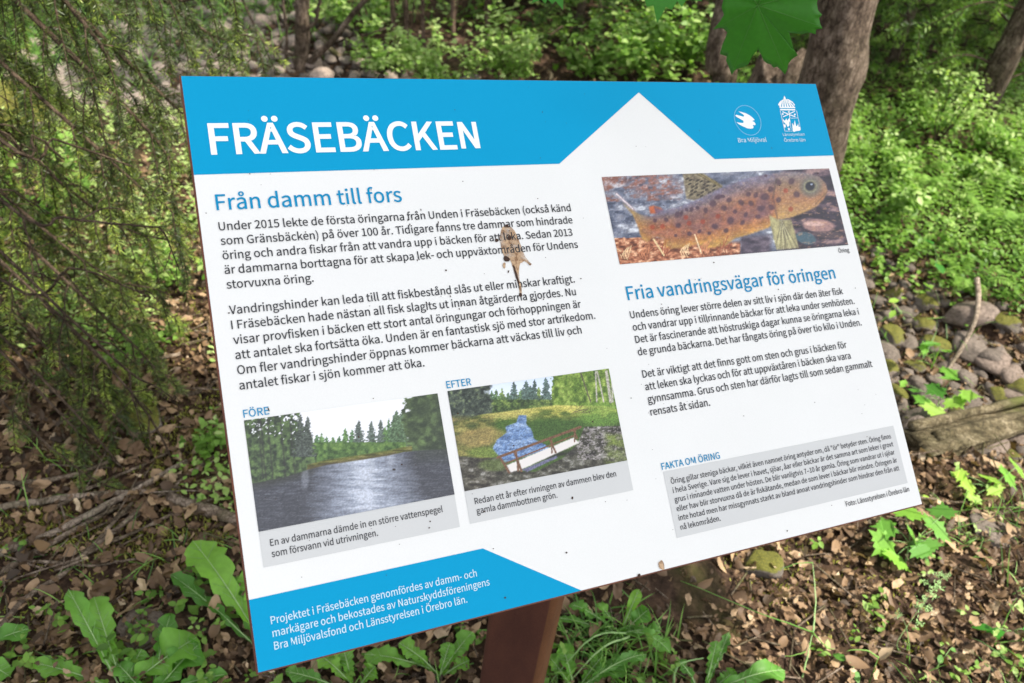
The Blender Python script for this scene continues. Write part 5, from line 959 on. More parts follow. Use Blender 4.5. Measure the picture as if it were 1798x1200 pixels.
for i, (a, b, h, rad, nl, ls, ti, lab) in enumerate((
    (775, 180, .34, .30, 1500, .026, .9, 'pale green bushy shrub above the middle of the header band'), (900, 170, .34, .30, 1300, .026, .85, 'second pale shrub, just right of the bushy one above the header'),
    (680, 128, .17, .24, 700, .026, .75, 'low shrub at the feet of the thin trunks'), (1020, 150, .22, .2, 300, .036, .75, 'small shrub beside the dark gap behind the sign'),
    (1120, 150, .38, .28, 1200, .034, .66, 'leafy shrub above the white peak of the header'), (1200, 140, .34, .28, 700, .04, .55, 'dark green shrub left of the forked trunk'),
    (1180, 40, .6, .5, 1700, .036, .62, 'taller shrub further back above the white peak'), (860, 20, .42, .5, 1500, .034, .75, 'mid green shrub behind the thin trunks'),
    (1000, 20, .6, .5, 1400, .045, .45, 'dark shrub in the background centre'), (640, 60, .24, .35, 700, .034, .8, 'bright shrub right of the bare stemmed tree'),
    (1640, 262, .38, .11, 520, .022, .85, 'upright pale green sapling shrub right of the leaning trunk'), (1725, 275, .14, .14, 260, .026, .8, 'low yellow green shrub at the foot of the mossy spruce trunk'),
    (1570, 300, .12, .12, 220, .024, .75, 'little pale shrub close to the leaning trunk'), (1690, 320, .12, .16, 300, .03, .75, 'leafy low shrub on the right bank'), (1775, 350, .12, .18, 320, .03, .7, 'leafy low shrub at the right picture edge'),
    (1560, 380, .2, .18, 380, .03, .75, 'small leafy plant on the bank beside the trout picture'), (60, 420, .28, .25, 500, .03, .6, 'small green shrub behind spruce twigs at far left'),
    (330, 520, .2, .16, 420, .02, .75, 'bright little shrub touching the left edge of the sign'), (370, 790, .1, .08, 130, .022, .6, 'small broad leaved plant tucked behind the left edge of the sign'), (250, 620, .14, .14, 260, .019, .6, 'small leafy plant in the middle of the left side'))):
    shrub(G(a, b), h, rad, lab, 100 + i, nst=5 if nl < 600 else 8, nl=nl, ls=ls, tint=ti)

def tree(base, top_pts, r0, r1, label, seed, mat=M_bark, name='tree', crown=None, limbs=5, cmat=None, leaf=.06, nl=1800, group=None, cat='tree', rough=.16, T=TL_ov, n=14, flare=1.0):
    root = thing(name, label, cat, base, group); P = [np.array(base) - [0, 0, .15]] + [np.array(base)] + [np.array(t_) for t_ in top_pts]; Q = curve(P, 30, 0.002, seed); mb = MB()
    rr = np.linspace(r0, r1, 30); rr[:6] *= np.linspace(flare, 1, 6); tube(mb, Q, rr, n, rough=rough, seed=seed); part(mb, 'trunk', mat, root)
    r_ = np.random.RandomState(seed)
    if crown is not None:
        cz, R3 = crown; fo = MB(); ctr = []
        for k in range(limbs):
            a = Q[r_.randint(17, 29)]; az = r_.rand() * 6.28; e = np.array(cz) + np.array([math.cos(az), math.sin(az), r_.rand() - .3]) * np.array(R3) * .7; e[2] = max(e[2], 1.9)
            mb = MB(); tube(mb, curve([a, (a + e) / 2 + [0, 0, .15], e], 10, .01, k), np.linspace(r1 * .5, .004, 10), 6); part(mb, 'limb', mat, root); ctr.append(e)
        leafcloud(fo, cz, R3, nl, leaf, .5, T, .15, seed); part(fo, 'crown', cmat or M_shrub, root, kind='stuff')
    return root, Q
# unseen leafy tree added right of the view so its crown shades the far bank
B = np.array([4.6, 4.3, float(hgt(4.6, 4.3))]); tree(B, [B + [-.05, 0, 1.6], B + [-.15, .0, 3.6]], .12, .07, 'unseen broadleaved tree added beyond the right edge to shade the far bank', 232, M_bark, 'added_shade_tree', ((4.35, 4.35, 3.5), (1.7, 1.1, .7)), 6, leaf=.12, nl=4200, n=14)
# thin trunks above the header
for i, (a, b, x2, r, lab) in enumerate(((700, 92, 688, .020, 'thin reddish trunk, leftmost of five behind the header'), (722, 95, 712, .016, 'second thin trunk from the left, closest to the leftmost one'), (748, 85, 742, .015, 'third of the five thin trunks behind the header'),
    (802, 70, 796, .018, 'fourth of the five thin trunks, above the bushy shrub'), (860, 58, 857, .026, 'rightmost and thickest of the five thin trunks'))):
    B = G(a, b); t2 = at_y(x2, -20, B[1] + .02); t3 = B + (t2 - B) * 6; t3[2] = 3.4
    tree(B, [t2, t3], r, r * .5, lab, 200 + i, M_bark2, 'thin_tree', ((t3[0], t3[1], 3.3), (.8, .8, .8)), 3, leaf=.07, nl=500, n=8)
# bare stemmed tree top left of centre
B = G(527, 118); t2 = at_y(530, -30, B[1]); t3 = t2 + [.05, .1, 2.0]; root, Q = tree(B, [t2, t3], .042, .03, 'small grey tree with bare side stems behind the top left of the sign', 220, M_bark, 'small_tree', ((t3[0], t3[1], 3.3), (1, 1, .9)), 4, leaf=.07, nl=800, n=10)
for pts_, r in (([(540, 115), (565, 90), (600, 50), (640, 0), (665, -40)], .018), ([(505, 110), (503, 60), (497, 0), (490, -40)], .009), ([(530, 60), (552, 40), (560, 10), (566, -30)], .010), ([(528, 100), (470, 80), (440, 30), (420, -20)], .008), ([(545, 95), (600, 70), (680, 50)], .006)):
    mb = MB(); tube(mb, curve([at_y(x, y, B[1] - .03 * k) for k, (x, y) in enumerate(pts_)], 14, .004, 3), np.linspace(r, r * .6, 14), 7); part(mb, 'side_stem', M_bark, root)
# leaning trunk right of the sign
B = G(1418, 318); t1 = at_y(1436, 215, B[1] - .01); t2 = at_y(1464, 120, B[1] - .02); t3 = at_y(1492, -10, B[1] + .0); t4 = t3 + (t3 - t2) * 1.4 + [0, 0, .2]; t5 = t4 + [.2, .1, 1.6]
root, Q = tree(B, [t1, t2, t3, t4, t5], .125, .10, 'large leaning grey brown trunk rising behind the top right corner', 230, M_bark, 'leaning_tree', ((t5[0], t5[1] + .2, 3.9), (1.5, 1.4, 1.0)), 6, leaf=.09, nl=1500, n=22, rough=.12, flare=1.25)
B = G(1272, 205); t1 = at_y(1272, 130, B[1]); t2 = at_y(1282, 0, B[1] + .02); t3 = t2 + [.05, .2, 2]
tree(B, [t1, t2, t3], .062, .05, 'slimmer dark trunk left of the hanging maple leaf', 231, M_bark, 'dark_tree', ((t3[0], t3[1] + .3, 3.6), (1.1, 1.1, .8)), 4, leaf=.08, nl=900, n=14)
# broken stump
B = G(1335, 225); root = thing('broken_stump', 'short broken stump between the dark trunk and the leaning trunk', 'stump', B); mb = MB(); n = 26; V = []; tz = at_y(1335, 100, B[1])[2] - B[2]
for i in range(10):
    f = i / 9; th = np.arange(n) / n * 2 * np.pi; rr = .105 * (1.25 - .3 * f) * (1 + .12 * (vnoise(np.cos(th) * 2, np.sin(th) * 2, f * .6, 6) * 2 - 1)); z = f * tz + (f ** 3) * .09 * (vnoise(th * 2.2, 0, 0, 9) * 2 - 1)
    V.append(np.stack([B[0] + np.cos(th) * rr, B[1] + np.sin(th) * rr, B[2] + z * np.ones(n)], 1))
V = np.concatenate(V); k = np.arange(n); F = [np.concatenate([np.stack([i * n + k, i * n + (k + 1) % n, (i + 1) * n + (k + 1) % n, (i + 1) * n + k], 1) for i in range(9)])]; V = np.concatenate([V, [[B[0], B[1], B[2] + tz * .8]]]); F.append(np.stack([np.full(n, 10 * n), 9 * n + k, 9 * n + (k + 1) % n], 1)); mb.add(V, F); part(mb, 'stem', M_bark, root)

# ---- spruces ----------------------------------------------------------------
class Needles:
    def __init__(s): s.P = []; s.D = []; s.t = []
    def twig(s, Q, dens, r_, tint):
        Q = np.asarray(Q); seg = np.diff(Q, axis=0); L = np.linalg.norm(seg, axis=1); n = max(3, int(L.sum() * dens)); c = np.r_[0, np.cumsum(L)]; u = r_.rand(n) * c[-1]; i = np.clip(np.searchsorted(c, u) - 1, 0, len(L) - 1); f = (u - c[i]) / (L[i] + 1e-9)
        P = Q[i] + seg[i] * f[:, None]; T = seg[i] / (L[i][:, None] + 1e-9); d = r_.randn(n, 3); d -= T * (d * T).sum(1)[:, None]; d /= np.linalg.norm(d, axis=1, keepdims=True) + 1e-9
        D = T * .55 + d * .75; D[:, 2] += .12; s.P.append(P); s.D.append(D); s.t.append(np.clip(tint + .15 * r_.randn(n) + .25 * (u / c[-1] > .8), 0, 1))
    def flush(s, mb, ln, wd):
        P, D, t = np.concatenate(s.P), np.concatenate(s.D), np.concatenate(s.t); n = len(P); r_ = np.random.RandomState(5)
        scatter(mb, TN[0], TN[1], P, frames(D, r_.rand(n) * 3.14), np.stack([ln * (.7 + .5 * r_.rand(n)), np.full(n, wd / .12), np.ones(n)], 1), t); return n
def bough(tw, nd, P, r0, r_, tint, step=.055, side=.22, droop=.5, dens=900, subdens=1.0):
    n = 18; Q = curve(P, n, .0015, r_.randint(9999)); tube(tw, Q, np.linspace(r0, .0016, n), 5, .3); seg = np.linalg.norm(np.diff(Q, axis=0), axis=1); tot = seg.sum(); c = np.r_[0, np.cumsum(seg)]
    if dens: nd.twig(Q[9:], dens, r_, tint)
    s_ = tot * .14; side_ = 1
    while s_ < tot:
        i = min(np.searchsorted(c, s_), n - 1); q = Q[i]; T = Q[min(i + 1, n - 1)] - Q[max(i - 1, 0)]; T /= np.linalg.norm(T); lat = np.cross(T, [0, 0, 1]); lat /= np.linalg.norm(lat) + 1e-9
        f = s_ / tot; L = side * (1.15 - .7 * f) * (.5 + .8 * r_.rand()); d = T * .55 + lat * side_ * .75 + r_.randn(3) * .12; e = q + d * L; e[2] -= droop * L * (.5 + r_.rand()); m_ = q + d * L * .5 + [0, 0, -.05 * L]
        A = curve([q, m_, e], 7, .003, r_.randint(9999)); tube(tw, A, np.linspace(.0022, .0009, 7), 4, .4)
        if dens: nd.twig(A, dens, r_, tint + .15 * r_.randn())
        for _ in range(int(3 * subdens)):
            a = A[r_.randint(2, 6)]; dd = (A[-1] - A[0]) / L * .6 + r_.randn(3) * .45; dd[2] -= .5 * droop; l2 = L * (.25 + .3 * r_.rand()); B_ = curve([a, a + dd * l2 * .5, a + dd * l2 + [0, 0, -.01]], 5, .002, r_.randint(9999))
            tube(tw, B_, np.linspace(.0012, .0007, 5), 3, .5)
            if dens: nd.twig(B_, dens, r_, tint + .2 * r_.randn())
        side_ *= -1; s_ += step * (.7 + .6 * r_.rand())
r_ = np.random.RandomState(12)
B = np.array([-2.15, 1.75, 0.]); B[2] = float(hgt(B[0], B[1])); root = thing('foreground_spruce', 'spruce whose drooping needle branches hang in from the left', 'spruce tree', B)
mb = MB(); tube(mb, curve([B - [0, 0, .1], B + [0, 0, 1.5], B + [.03, .05, 3.2], B + [.05, .1, 5.6]], 24), np.linspace(.10, .03, 24), 14, rough=.12); part(mb, 'trunk', M_bark, root)
def br(h, pts, Y, r0, tint, step, side, droop, dens=1000, sub=1.0):
    tw, nd = MB(), Needles(); s_ = B + [.05, .02, h - B[2]]; Pp = [s_] + [at_y(x, y, Y) for k, (x, y) in enumerate(pts) if len(pts) < 4 or k in (1, 3)]
    bough(tw, nd, Pp, r0, r_, tint, step, side, droop, dens, sub); b = part(tw, 'branch', M_twig, root)
    if dens: m2 = MB(); nd.flush(m2, .0165, .0017); part(m2, 'needles', M_needle, b, kind='stuff')
br(2.0, [(20, -60), (150, 35), (270, 130), (335, 215)], 1.75, .010, .35, .032, .24, 1.1)
br(1.9, [(-40, 10), (120, 90), (240, 200), (320, 300)], 1.65, .010, .35, .042, .20, 1.2)
br(2.1, [(100, -120), (240, -40), (350, 40), (450, 70)], 1.95, .009, .40, .035, .20, 1.0)
br(1.7, [(-60, 130), (90, 190), (210, 280), (300, 370)], 1.55, .007, .45, .045, .18, 1.1)
br(1.7, [(-60, 60), (60, 150), (160, 260), (230, 400)], 1.85, .008, .35, .034, .20, 1.1)
br(1.5, [(-60, 260), (80, 300), (210, 360), (330, 440)], 1.6, .006, .55, .042, .18, 1.1)
br(1.4, [(-60, 330), (60, 390), (180, 440), (300, 520)], 1.5, .006, .50, .060, .17, 1.0)
br(1.3, [(-60, 420), (90, 470), (240, 560), (310, 680)], 1.45, .007, .40, .05, .17, 1.0)
br(2.2, [(0, -160), (160, -110), (250, -60), (400, -20)], 1.8, .009, .35, .035, .22, 1.2)
br(1.2, [(-60, 480), (40, 560), (150, 620), (230, 720)], 1.4, .007, .40, .055, .16, .9)
br(2.1, [(-60, -140), (60, -60), (140, 60), (200, 160)], 1.6, .009, .30, .045, .20, 1.2)
br(1.1, [(-60, 560), (120, 650), (260, 780), (350, 880)], 1.35, .006, .45, .055, .13, .9)
br(1.0, [(-60, 640), (80, 700), (200, 800), (260, 930)], 1.28, .005, .5, .08, .11, .9, 800)
br(1.2, [(-60, 420), (60, 520), (200, 640), (330, 790)], 1.42, .005, .75, .06, .13, 1.0)
br(1.3, [(-60, 360), (100, 430), (230, 470), (330, 570)], 1.6, .005, .8, .06, .14, 1.1)
br(1.5, [(-60, 250), (120, 320), (240, 340), (335, 400)], 1.75, .005, .8, .055, .15, 1.1)
br(1.0, [(-60, 700), (60, 760), (200, 850), (330, 870)], 1.22, .004, .6, .09, .10, .9)
for i, (h, pts) in enumerate(((1.0, [(-60, 600), (120, 800), (240, 900), (310, 1010)]), (1.1, [(-60, 520), (140, 640), (200, 700), (260, 790)]), (.9, [(-60, 640), (60, 760), (130, 850), (180, 960)]), (1.6, [(-60, 195), (100, 245), (230, 290)]), (1.5, [(-60, 200), (60, 240), (110, 280)]), (1.2, [(-40, 460), (130, 470), (260, 520)]), (1.1, [(-60, 470), (150, 600), (270, 760), (340, 900)]), (1.0, [(-60, 540), (100, 690), (250, 800), (300, 960)]), (1.4, [(-60, 300), (120, 380), (280, 400)]), (1.3, [(-60, 500), (80, 520), (200, 610), (300, 700)]))):
    br(h, pts, 1.5 - .03 * i, .0045, .4, .12, .16, .5, 0, .7)
# background spruces
def spruce(base, h, rad, label, seed, nb=34, z0=.15, name='spruce_tree', tint=.6, trunk_r=.05, mat=M_bark, ln=.03, dens=420):
    r_ = np.random.RandomState(seed); base = np.array(base); root = thing(name, label, 'spruce tree', base); mb = MB()
    tube(mb, curve([base - [0, 0, .1], base + [0, 0, h * .5], base + [0, 0, h]], 16), np.linspace(trunk_r, .01, 16), 10, rough=.12, seed=seed); part(mb, 'trunk', mat, root); nd = Needles(); tw = MB()
    for k in range(nb):
        f = (k + .5) / nb; z = z0 + (h - z0) * f; az = k * 2.4 + r_.rand(); L = rad * (1 - f * .85) * (.7 + .5 * r_.rand()); d = np.array([math.cos(az), math.sin(az), 0]); s_ = base + [0, 0, z]
        bough(tw, nd, [s_, s_ + d * L * .5 + [0, 0, .04], s_ + d * L + [0, 0, -.14 * L]], .006, r_, tint + .12 * r_.randn(), .10, L * .42, .35, dens, .7)
    b = part(tw, 'branches', M_twig, root, kind='stuff'); m2 = MB(); nd.flush(m2, ln, .0042); part(m2, 'needles', M_needle2, root, kind='stuff')
M_needle2 = leaf_mat('spruce needle light', [(0, (.025, .06, .012)), (.5, (.10, .20, .03)), (1, (.28, .42, .09))], trans=.3, nscale=30)
Bq = G(1735, 218); spruce(Bq + [.0, .12, 0], 3.6, .55, 'spruce with a mossy rust streaked trunk at the upper right', 300, 44, .10, trunk_r=.062)
for i, (a_, b_, h_, r_2, ti, lab) in enumerate(((1562, 150, 1.0, .42, .5, 'young spruce with drooping boughs right of the leaning trunk'), (1655, 120, 1.3, .50, .55, 'bright young spruce behind the pale sapling shrub'), (1600, 20, 1.8, .65, .5, 'spruce further back between the leaning trunk and the pale sapling'),
    (1800, 110, 1.6, .6, .5, 'spruce reaching in at the upper right corner'), (1720, 20, 2.2, .7, .55, 'spruce at the top edge left of the upper right corner'), (1535, 60, 1.5, .5, .35, 'dark spruce partly behind the leaning trunk'), (1400, 120, .7, .35, .3, 'small dark spruce between the stump and the leaning trunk'),
    (1010, 100, .8, .40, .25, 'little dark spruce above the header centre'), (1090, -20, 1.8, .7, .45, 'dark spruce in the far background above the white peak'), (-40, 60, 1.5, .6, .6, 'spruce in the far background at the upper left corner'))):
    spruce(G(a_, b_) + [.0, .08, 0], h_, r_2, lab, 301 + i, 46, .03, tint=ti, trunk_r=.018 + .012 * h_)
for i, (x, y, r, lab) in enumerate(((2.6, 7.2, .09, 'dark trunk far back at the upper right'), (-.5, 8.2, .10, 'far trunk behind the thin trunks'), (-3.1, 7.5, .11, 'far trunk at the upper left'), (1.6, 8.6, .10, 'far trunk right of centre'), (4.4, 6.2, .09, 'trunk right of the view beyond the bank'))):
    B2 = np.array([x, y, float(hgt(x, y))]); tree(B2, [B2 + [.05, 0, 2], B2 + [.1, .1, 5]], r, r * .5, lab, 400 + i, M_bark, 'forest_tree', ((x, y, 4.6), (1.6, 1.6, 1.2)), 4, leaf=.12, nl=500, n=10)
for i, (x, y, h) in enumerate(((-1.6, 6.4, 1.0), (-.4, 6.8, 1.2), (.8, 7.0, 1.1), (2.0, 7.6, 1.2), (-3.0, 6.2, .9), (-4.3, 5.4, .9), (0.2, 6.0, .8))):
    shrub((x, y, float(hgt(x, y))), h, h * .8, 'background bush in the forest beyond the stream', 500 + i, nl=1500, ls=.07, tint=.5, group='bushes in the forest background', name='background_bush', cat='bush')

# ---- the maple over the sign ------------------------------------------------
B = np.array([2.35, -.25, 0.]); B[2] = float(hgt(B[0], B[1]))
LC = .80   # distance of the hanging leaf
lo = [(1252, 52), (1263, 49), (1270, 50), (1277, 57), (1274, 66), (1268, 80), (1264, 95), (1270, 97), (1276, 99), (1275, 107), (1280, 118), (1285, 132), (1290, 124), (1297, 120), (1307, 117), (1314, 113), (1319, 102), (1325, 93), (1331, 87), (1336, 95), (1340, 106), (1346, 111), (1353, 113), (1358, 119), (1364, 117), (1370, 122), (1378, 131), (1382, 122), (1384, 112), (1390, 104), (1401, 97), (1395, 90), (1391, 78), (1388, 66), (1386, 58), (1396, 59), (1408, 60), (1420, 57), (1432, 60), (1433, 52), (1444, 50), (1440, 42), (1438, 32), (1443, 26), (1436, 18), (1434, 6), (1438, -12), (1428, -20), (1432, -40), (1415, -36), (1400, -44), (1392, -30), (1382, -46), (1364, -58), (1356, -34), (1343, -18), (1333, -6), (1324, -16), (1313, -34), (1297, -52), (1288, -36), (1272, -40), (1274, -24), (1262, -14), (1270, 0), (1267, 14), (1271, 26), (1264, 38)]
J = at_depth(1330, 10, LC); mt, Q = tree(B, [B + [-.05, .05, 1.4], B + [-.35, .3, 2.6], B + [-.7, .7, 4.4]], .085, .05, 'maple whose leafy twig hangs over the top right of the sign', 600, M_bark, 'maple_tree', ((1.84, .28, 3.35), (.95, .80, .65)), 7, cmat=M_shrub, leaf=.11, nl=6500, T=TL_map)  # unseen crown shaped and set in the sun's path to shade the board
tw_end = at_depth(1322, -55, LC + .01)
mb = MB(); tube(mb, curve([Q[16], (Q[16] + tw_end) / 2 + [0, 0, .15], tw_end + [.02, -.01, .06], tw_end], 16, .004, 2), np.linspace(.009, .0016, 16), 6); part(mb, 'twig', M_twig, mt)
mb = MB(); tube(mb, curve([tw_end, at_depth(1327, -20, LC - .005), J], 6), np.full(6, .0009), 5, .6); part(mb, 'petiole', M_rib, mt)
cN = M @ np.array([0, 0, 1.]); upv = -(M @ np.array([0, 1., 0])); rv = M @ np.array([1., 0, 0])
def leafplane(px, py, sag=True):     # leaf surface: plane through J, tip side further back, gentle cup
    r = ray(px, py) / FOC; c = LC * (1 + .00055 * (py - 10)); dd = math.hypot(px - 1330, py - 10) / 120
    ang = math.atan2(py - 10, px - 1330); c += .006 * dd * dd + .0035 * math.cos(ang * 5 + 1.2) * dd
    return np.array([0, 0, CAM_H]) + r * c
nr = 9; lop = np.array(lo, float); Vv = [leafplane(1330, 10)]; n = len(lop)
# densify the outline
D_ = []
for i in range(n):
    a, b = lop[i], lop[(i + 1) % n]; D_ += [a, a * .67 + b * .33, a * .33 + b * .67]
lop = np.array(D_); n = len(lop)
for k in range(1, nr + 1):
    for q in lop: f = k / nr; Vv.append(leafplane(1330 + (q[0] - 1330) * f, 10 + (q[1] - 10) * f))
k = np.arange(n); F = [np.stack([np.zeros(n, int), 1 + (k + 1) % n, 1 + k], 1)]; F.append(np.concatenate([np.stack([1 + (j - 1) * n + k, 1 + (j - 1) * n + (k + 1) % n, 1 + j * n + (k + 1) % n, 1 + j * n + k], 1) for j in range(1, nr)]))
mb = MB(); mb.add(Vv, F, .5); lf_o = part(mb, 'leaf', M_maple, mt, 'large dark green lobed maple leaf hanging over the sign top')
sm_ = lf_o.modifiers.new('thickness', 'SOLIDIFY'); sm_.thickness = .0004
mb = MB()
for e, w_ in (((1285, 126), .0005), ((1378, 124), .0006), ((1256, 51), .0005), ((1438, 46), .0006), ((1432, -18), .0007), ((1364, -54), .0006), ((1297, -48), .0006), ((1352, 62), .0)):
    if w_ == 0: continue
    A = [leafplane(1330 + (e[0] - 1330) * f, 10 + (e[1] - 10) * f) - cN * .0006 for f in np.linspace(0, .97, 8)]; tube(mb, A, np.linspace(w_, .0002, 8), 4, .25)
    for f in (.3, .45, .6, .75):
        for s_ in (-1, 1):
            bx, by = 1330 + (e[0] - 1330) * f, 10 + (e[1] - 10) * f; dx, dy = e[0] - 1330, e[1] - 10; L = 30 * (1 - f) * 1.1; u = np.array([dx, dy]) / math.hypot(dx, dy); vv = u * .75 + s_ * np.array([-u[1], u[0]]) * .65
            tube(mb, [leafplane(bx + vv[0] * L * q, by + vv[1] * L * q) - cN * .0004 for q in (0, .5, 1)], [.0003, .00022, .0001], 3, .0)
part(mb, 'leaf_vein', M_vein, lf_o)
for (cx_, cy_, sz, ro, z) in ((1166, -44, .05, 1.7, .93), (970, -34, .035, 1.2, 1.0)):
    mb = MB(); c = at_depth(cx_, cy_, z); a = np.array([math.cos(ro), math.sin(ro)]); X3 = rv * a[0] - upv * a[1]; Y3 = np.cross(cN, X3); V = TL_map[0]; mb.add(c + (V[:, 0:1] * X3 + V[:, 1:2] * Y3 + V[:, 2:3] * (-cN)) * sz, TL_map[1], .35); part(mb, 'leaf', M_maple, mt)

# ---- seedlings, dandelions, grasses -----------------------------------------
def seedling(bpx, leaves, label, mat, name='maple_seedling', T=TL_map, cat='seedling', hscale=1.0, tint=.6, seed=0):
    """leaves: (px, py, height above ground, size m, azimuth)"""
    Bs = ground(*bpx); root = thing(name, label, cat, Bs); r_ = np.random.RandomState(seed)
    tips = []
    for (x, y, z, sz, az) in leaves:
        c = ground(x, y, z); tips.append(c); d = np.array([math.cos(az), math.sin(az), -.15 + .25 * r_.randn()]); R = frames(d[None], np.array([r_.randn() * .3]))
        mb = MB(); scatter(mb, T[0], T[1], c[None], R, np.array([sz]), np.array([np.clip(tint + .25 * r_.randn(), 0, 1)])); part(mb, 'leaf', mat, root)
    hub = Bs * .4 + np.mean(tips, 0) * .6; mb = MB(); tube(mb, curve([Bs - [0, 0, .01], hub], 6, .002, seed), np.linspace(.0022, .0014, 6), 5, .3)
    for t_ in tips: tube(mb, curve([hub, (hub + t_) / 2 + [0, 0, .006], t_], 5), np.full(5, .0008), 4, .4)
    part(mb, 'stem', M_rib, root); return root
seedling((1655, 730), [(1660, 655, .16, .045, .3), (1650, 680, .15, .05, 3.5), (1690, 690, .15, .055, -.4), (1612, 685, .13, .035, 2.8), (1645, 715, .11, .05, 4.2), (1670, 665, .17, .04, 1.6), (1625, 700, .12, .04, 3.6), (1672, 700, .13, .05, -1.2), (1590, 675, .12, .022, 2.5)], 'bright green maple seedling growing between the stones', M_bright, seed=1)
seedling((1640, 640), [(1640, 605, .16, .04, 1.8), (1655, 615, .15, .035, 0), (1628, 612, .14, .03, 3)], 'small pale seedling behind the bright maple seedling', M_bright, tint=.75, seed=2)
seedling((1560, 545), [(1560, 530, .08, .04, .2), (1572, 545, .07, .035, 4), (1585, 525, .09, .03, 1)], 'small yellow green sprig beside the sign under the trout picture', M_bright, T=TL_ov, tint=.85, seed=3, name='leafy_sprig')
seedling((1650, 470), [(1638, 430, .16, .06, 1.7), (1643, 462, .14, .06, -1.4)], 'dark leaf pair standing above the bank at right', M_maple, T=TL_ov, seed=4, name='dark_leaved_sprig', tint=.2)
seedling((1745, 880), [(1705, 850, .05, .035, 3.4), (1695, 835, .06, .035, 2.6), (1712, 870, .03, .03, 4.2), (1735, 840, .06, .04, .5), (1765, 835, .06, .045, .3), (1745, 855, .05, .03, 5.2), (1785, 820, .07, .045, .4)], 'yellow green lobed seedling in front of the log', M_bright, tint=.9, seed=5)
seedling((1590, 985), [(1568, 925, .06, .05, 3.0), (1560, 950, .05, .055, 3.9), (1575, 975, .03, .05, 4.6), (1605, 945, .06, .04, 1.2), (1625, 950, .05, .04, 4.9), (1612, 960, .05, .04, 5.2), (1640, 930, .07, .05, .7), (1655, 905, .08, .04, 1.4), (1590, 905, .08, .05, 1.0)], 'lobed green plant just below the lower right corner of the sign', M_dand, tint=.5, seed=6)
seedling((1612, 880), [(1608, 868, .04, .022, 1.2), (1620, 872, .03, .02, .2), (1598, 872, .03, .018, 3)], 'tiny lime green sprout by the lower right corner of the sign', M_bright, T=TL_ov, tint=1, seed=7, name='tiny_sprout')
seedling((1790, 1115), [(1745, 1105, .03, .045, 3.0), (1765, 1110, .03, .045, 3.2), (1795, 1105, .03, .04, .1)], 'flat green leaves at the right edge near the bottom', M_maple, T=TL_ov, tint=.7, seed=8, name='leafy_plant')
seedling((1500, 1180), [(1487, 1160, .02, .03, 2.6), (1498, 1175, .02, .03, 5)], 'small round leaved plant at the bottom right', M_dand, T=TL_ov, seed=9, name='leafy_plant')
seedling((1645, 1175), [(1648, 1165, .02, .024, 1.0), (1668, 1140, .02, .018, 0)], 'single round leaf sprout near the bottom right corner', M_dand, T=TL_ov, seed=10, name='tiny_sprout')
def dleaf(root, base, tip, width, lobes, arch, tint, seed, roll=0.0, label=None):
    r_ = np.random.RandomState(seed); base, tip = np.array(base), np.array(tip); n = 34; t = np.linspace(0, 1, n); d = tip - base; L = np.linalg.norm(d); up = np.array([0, 0, 1.])
    lat = np.cross(d / L, up); lat /= np.linalg.norm(lat) + 1e-9; nn = np.cross(lat, d / L); lat = lat * math.cos(roll) + nn * math.sin(roll)
    C = base + d * t[:, None]; C[:, 2] += arch * L * np.sin(np.pi * t) ** .8
    env = np.clip(t * 1.15, 0, 1) ** 1.1 * (1 - np.clip((t - .72) / .28, 0, 1) ** 2.2) ** .6; env[0] = .06
    tooth = lambda ph: 1 - lobes * (1.15 * ((t * (6 + 3 * lobes) + ph) % 1.0)) ** 1.3 * np.clip(1.25 - t * .8, 0, 1)
    wl, wr = width / 2 * np.maximum(env * tooth(.1), .035), width / 2 * np.maximum(env * tooth(.55), .035)
    wav = .014 * np.sin(t * 15 + seed); V = []
    for i in range(n):
        for s_, w_ in ((-1, wl[i]), (-.5, wl[i]), (0, 0), (.5, wr[i]), (1, wr[i])): V.append(C[i] + lat * s_ * w_ + nn * (abs(s_) * w_ * .25 + wav[i] * abs(s_) * (width / .07)))
    V = np.array(V) + (fbm(np.array(V)[:, 0] * 60, np.array(V)[:, 1] * 60, 0, seed, 2)[:, None] - .5) * nn * .006; F = np.array([(i * 5 + j, i * 5 + j + 1, i * 5 + j + 6, i * 5 + j + 5) for i in range(n - 1) for j in range(4)]); mb = MB(); mb.add(V, F, tint + .16 * r_.randn() + .1); o = part(mb, 'leaf', M_dand, root, label)
    mb = MB(); tube(mb, C + nn * .0012, np.linspace(.0017, .0004, n), 5, .85)
    for i in range(5, n - 3, 3):
        for s_, w_ in ((-1, wl), (1, wr)):
            j = min(i + 3, n - 1); a_ = C[i] + nn * .0006; e_ = C[j] + lat * s_ * w_[j] * .85 + nn * (w_[j] * .22 + .0008); tube(mb, [a_, (a_ + e_) / 2 + nn * .0006, e_ + nn * .0005], [.0006, .0005, .0003], 3, .35)
    part(mb, 'midrib', M_rib, o)
def dandelion(bpx, leaves, label, seed, name='dandelion_plant'):
    Bs = ground(*bpx); root = thing(name, label, 'dandelion', Bs)
    for i, (x, y, z, w_, lob, arch, ti) in enumerate(leaves): w_ *= (.78 if bpx[0] > 600 else .95); dleaf(root, Bs + np.random.RandomState(seed + i).randn(3) * [.004, .004, 0], ground(x, y, z), w_, lob, arch, ti, seed + i)
dandelion((470, 1160), [(338, 950, .10, .095, .45, .10, .55), (430, 1000, .06, .06, .7, .1, .5), (390, 1010, .04, .06, .7, .1, .35), (300, 1010, .04, .05, .7, .08, .3)], 'dandelion with a broad upright leaf beside the lower left of the sign', 10)
dandelion((215, 1215), [(165, 1048, .06, .065, .45, .05, .5), (120, 1035, .08, .05, .45, .05, .55), (345, 1120, .05, .10, .2, .06, .62), (250, 1140, .03, .05, .6, .1, .4), (60, 1165, .02, .05, .5, .08, .4)], 'dandelion with narrow hooked leaves at the bottom left', 20)
